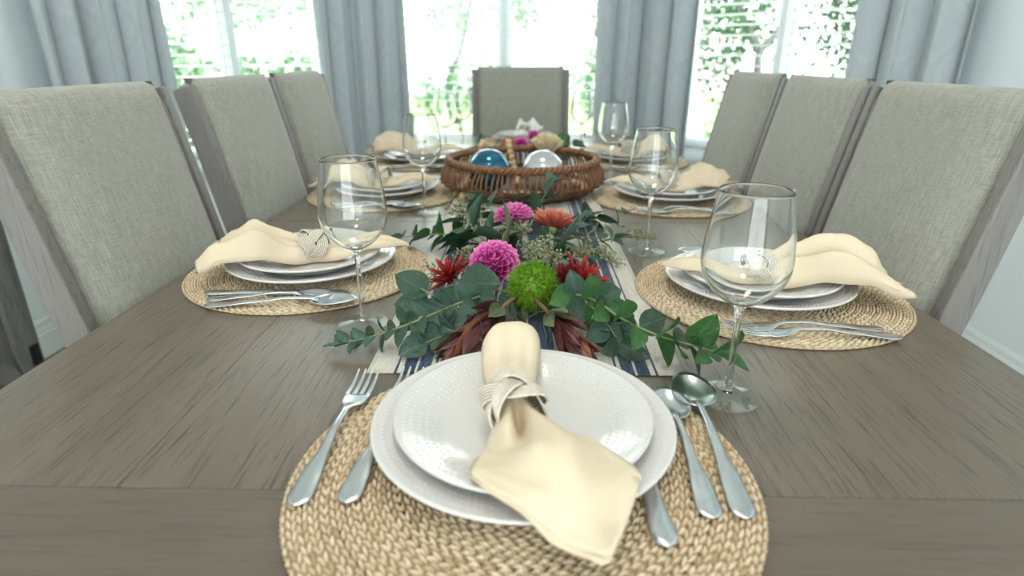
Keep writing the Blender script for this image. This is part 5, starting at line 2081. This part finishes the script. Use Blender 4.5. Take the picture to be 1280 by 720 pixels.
sprig([(0.05, 1.88, 0.030), (0.10, 1.90, 0.055), (0.15, 1.92, 0.072)], 5, ['fresh1', 'dark1', 'round1'], 0.055, 0.045, 'green leaves behind the basket beside the beige flower', 52, flat=0.2)
sprig([(0.16, 2.06, 0.012), (0.19, 2.10, 0.04), (0.205, 2.13, 0.07)], 3, ['dark2', 'lance3'], 0.04, 0.03, 'small green sprig by the window-end glass on the bare wall side', 53)

# ------------------------------------------------------------------ the garden beyond the bay
gr = MB().box((0, 12, -0.20), (44, 19.0, 0.10)).build('lawn', M['lawn'], None, smooth=False)
gr['kind'] = 'structure'
st_ = MB().box((0, 34.5, -0.21), (60, 26, 0.10)).build('street', M['concrete'], None, smooth=False)
st_['kind'] = 'structure'
kb = MB().box((0, 21.4, -0.10), (44, 0.25, 0.20)).build('kerb', M['concrete'], None, smooth=False)
kb['kind'] = 'structure'

fe = empty('garden_wall', (-5.0, 13.0, -0.15))
tag(fe, 'bright white rendered garden wall seen through the sideboard-side window', 'wall')
MB().box((0, 0, 0.80), (0.18, 19.0, 1.60)).build('wall_panel', M['stucco'], fe, smooth=False)
MB().box((0, 0, 1.64), (0.28, 19.1, 0.08)).build('coping', M['stucco'], fe, smooth=False)
hs = empty('house_facade', (2.0, 40.0, -0.15))
tag(hs, 'pale house facade far across the street, overexposed', 'house')
MB().box((0, 0, 2.6), (26, 0.4, 5.2)).build('wall_panel', M['stucco'], hs, smooth=False)
MB().box((0, -0.3, 5.3), (27, 1.2, 0.25)).build('eave', M['stucco'], hs, smooth=False)


def foliage(m, c, rad_, n, size, rnd, hollow=0.35):
    for k in range(n):
        while True:
            d = Vector((rnd.uniform(-1, 1), rnd.uniform(-1, 1), rnd.uniform(-1, 1)))
            if hollow < d.length < 1:
                break
        p = Vector((c[0] + d.x * rad_[0], c[1] + d.y * rad_[1], c[2] + d.z * rad_[2]))
        s = size * rnd.uniform(0.6, 1.3)
        y = Vector((rnd.gauss(0, 1), rnd.gauss(0, 1), rnd.gauss(-0.3, 0.8))).normalized()
        x = y.cross(Vector((rnd.gauss(0, 1), rnd.gauss(0, 1), rnd.gauss(0, 1)))).normalized()
        z = x.cross(y) * 0.15
        m.add([p, p + (y * 0.5 + x * 0.32 + z) * s, p + y * s, p + (y * 0.5 - x * 0.32 + z) * s], [(0, 1, 2), (0, 2, 3)])


def tree(name, loc, label, trunk, blobs, size, seed, mat='tree_leaf', r0=0.08, group='garden trees and shrubs'):
    rnd = random.Random(seed)
    o = empty(name, (loc[0], loc[1], -0.15))
    tag(o, label, 'tree' if 'tree' in name else 'shrub', group)
    tr = MB()
    for pts, r in trunk:
        P = spline(pts, 12)
        tr.tube(P, [r * (1 - 0.55 * i / 11) for i in range(12)], 8)
    tr.build('trunk' if 'tree' in name else 'stem', M['bark'], o)
    m = MB()
    for c, rd, n in blobs:
        foliage(m, c, rd, n, size, rnd)
    f = m.build('foliage', M[mat], o, smooth=False, recalc=False)
    f['kind'] = 'stuff'
    return o


# the forked tree in the bay window by the bare wall
tree('garden_tree', (2.55, 7.1), 'forked tree close outside the bay window by the bare wall',
     [([(0, 0, 0), (0.02, 0, 0.7), (-0.02, 0, 1.35)], 0.085), ([(-0.02, 0, 1.32), (-0.22, 0.05, 1.65), (-0.5, 0.1, 2.3)], 0.055), ([(-0.02, 0, 1.30), (0.22, 0, 1.62), (0.36, 0.1, 2.3)], 0.045), ([(0.1, 0, 1.5), (0.5, 0.1, 1.55), (0.9, 0.2, 1.8)], 0.02)],
     [((-0.35, 0.3, 1.5), (0.32, 0.5, 0.75), 900), ((0.2, 0.6, 2.3), (1.4, 1.0, 0.9), 3000), ((1.5, 0.3, 1.6), (0.75, 0.8, 0.8), 2800), ((0.7, 0.8, 1.35), (0.5, 0.6, 0.3), 260)], 0.075, 101)
tree('garden_shrub', (2.75, 5.9), 'low shrub under the forked tree', [([(0, 0, 0), (0.05, 0, 0.4), (0.1, 0.1, 0.7)], 0.03), ([(0, 0, 0), (-0.2, 0, 0.35), (-0.3, 0.1, 0.6)], 0.025)],
     [((-0.45, 0, 0.52), (0.6, 0.45, 0.5), 1000), ((0.4, 0, 0.52), (0.8, 0.45, 0.58), 1200)], 0.075, 102, 'bush_leaf')
tree('garden_shrub', (5.6, 9.2), 'tall shrub behind the forked tree towards the side', [([(0, 0, 0), (0, 0, 1.0), (0.1, 0, 2.0)], 0.06)], [((0, 0, 1.5), (1.1, 0.8, 1.3), 2400)], 0.09, 103)
# middle window
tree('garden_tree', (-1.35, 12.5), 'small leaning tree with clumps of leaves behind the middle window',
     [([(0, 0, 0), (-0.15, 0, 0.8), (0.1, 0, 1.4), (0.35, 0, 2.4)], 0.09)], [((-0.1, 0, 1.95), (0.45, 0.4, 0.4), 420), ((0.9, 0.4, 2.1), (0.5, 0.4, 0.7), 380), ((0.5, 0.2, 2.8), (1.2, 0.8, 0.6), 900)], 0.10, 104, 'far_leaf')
tree('garden_shrub', (-1.15, 11.0), 'pale leafy shrub to the sideboard side of the head chair', [([(0, 0, 0), (0, 0, 0.4), (0.1, 0, 0.8)], 0.03)],
     [((-0.45, 0, 0.62), (0.35, 0.35, 0.35), 260), ((0.1, 0, 0.75), (0.38, 0.35, 0.5), 380), ((0.6, 0.0, 0.9), (0.3, 0.3, 0.4), 220)], 0.10, 105, 'bush_leaf')
tree('garden_shrub', (1.35, 11.5), 'light green shrub to the bare wall side of the head chair', [([(0, 0, 0), (0, 0, 0.5), (0.1, 0, 1.0)], 0.03)],
     [((0.0, 0, 0.85), (0.55, 0.5, 0.65), 900), ((0.35, 0, 0.4), (0.5, 0.4, 0.4), 500)], 0.10, 106, 'bush_leaf')
tree('garden_tree', (0.9, 17.0), 'slim tree farther off behind the middle window mullion', [([(0, 0, 0), (0.05, 0, 1.5), (0.1, 0, 3.2)], 0.07)], [((-0.9, 0, 2.7), (0.6, 0.5, 0.8), 420), ((1.0, 0, 2.6), (0.3, 0.3, 0.9), 200)], 0.15, 107)
# sideboard-side window
for k, (y, s) in enumerate(((9.0, 1.0), (11.5, 1.1), (14.5, 1.0), (18.0, 1.2))):
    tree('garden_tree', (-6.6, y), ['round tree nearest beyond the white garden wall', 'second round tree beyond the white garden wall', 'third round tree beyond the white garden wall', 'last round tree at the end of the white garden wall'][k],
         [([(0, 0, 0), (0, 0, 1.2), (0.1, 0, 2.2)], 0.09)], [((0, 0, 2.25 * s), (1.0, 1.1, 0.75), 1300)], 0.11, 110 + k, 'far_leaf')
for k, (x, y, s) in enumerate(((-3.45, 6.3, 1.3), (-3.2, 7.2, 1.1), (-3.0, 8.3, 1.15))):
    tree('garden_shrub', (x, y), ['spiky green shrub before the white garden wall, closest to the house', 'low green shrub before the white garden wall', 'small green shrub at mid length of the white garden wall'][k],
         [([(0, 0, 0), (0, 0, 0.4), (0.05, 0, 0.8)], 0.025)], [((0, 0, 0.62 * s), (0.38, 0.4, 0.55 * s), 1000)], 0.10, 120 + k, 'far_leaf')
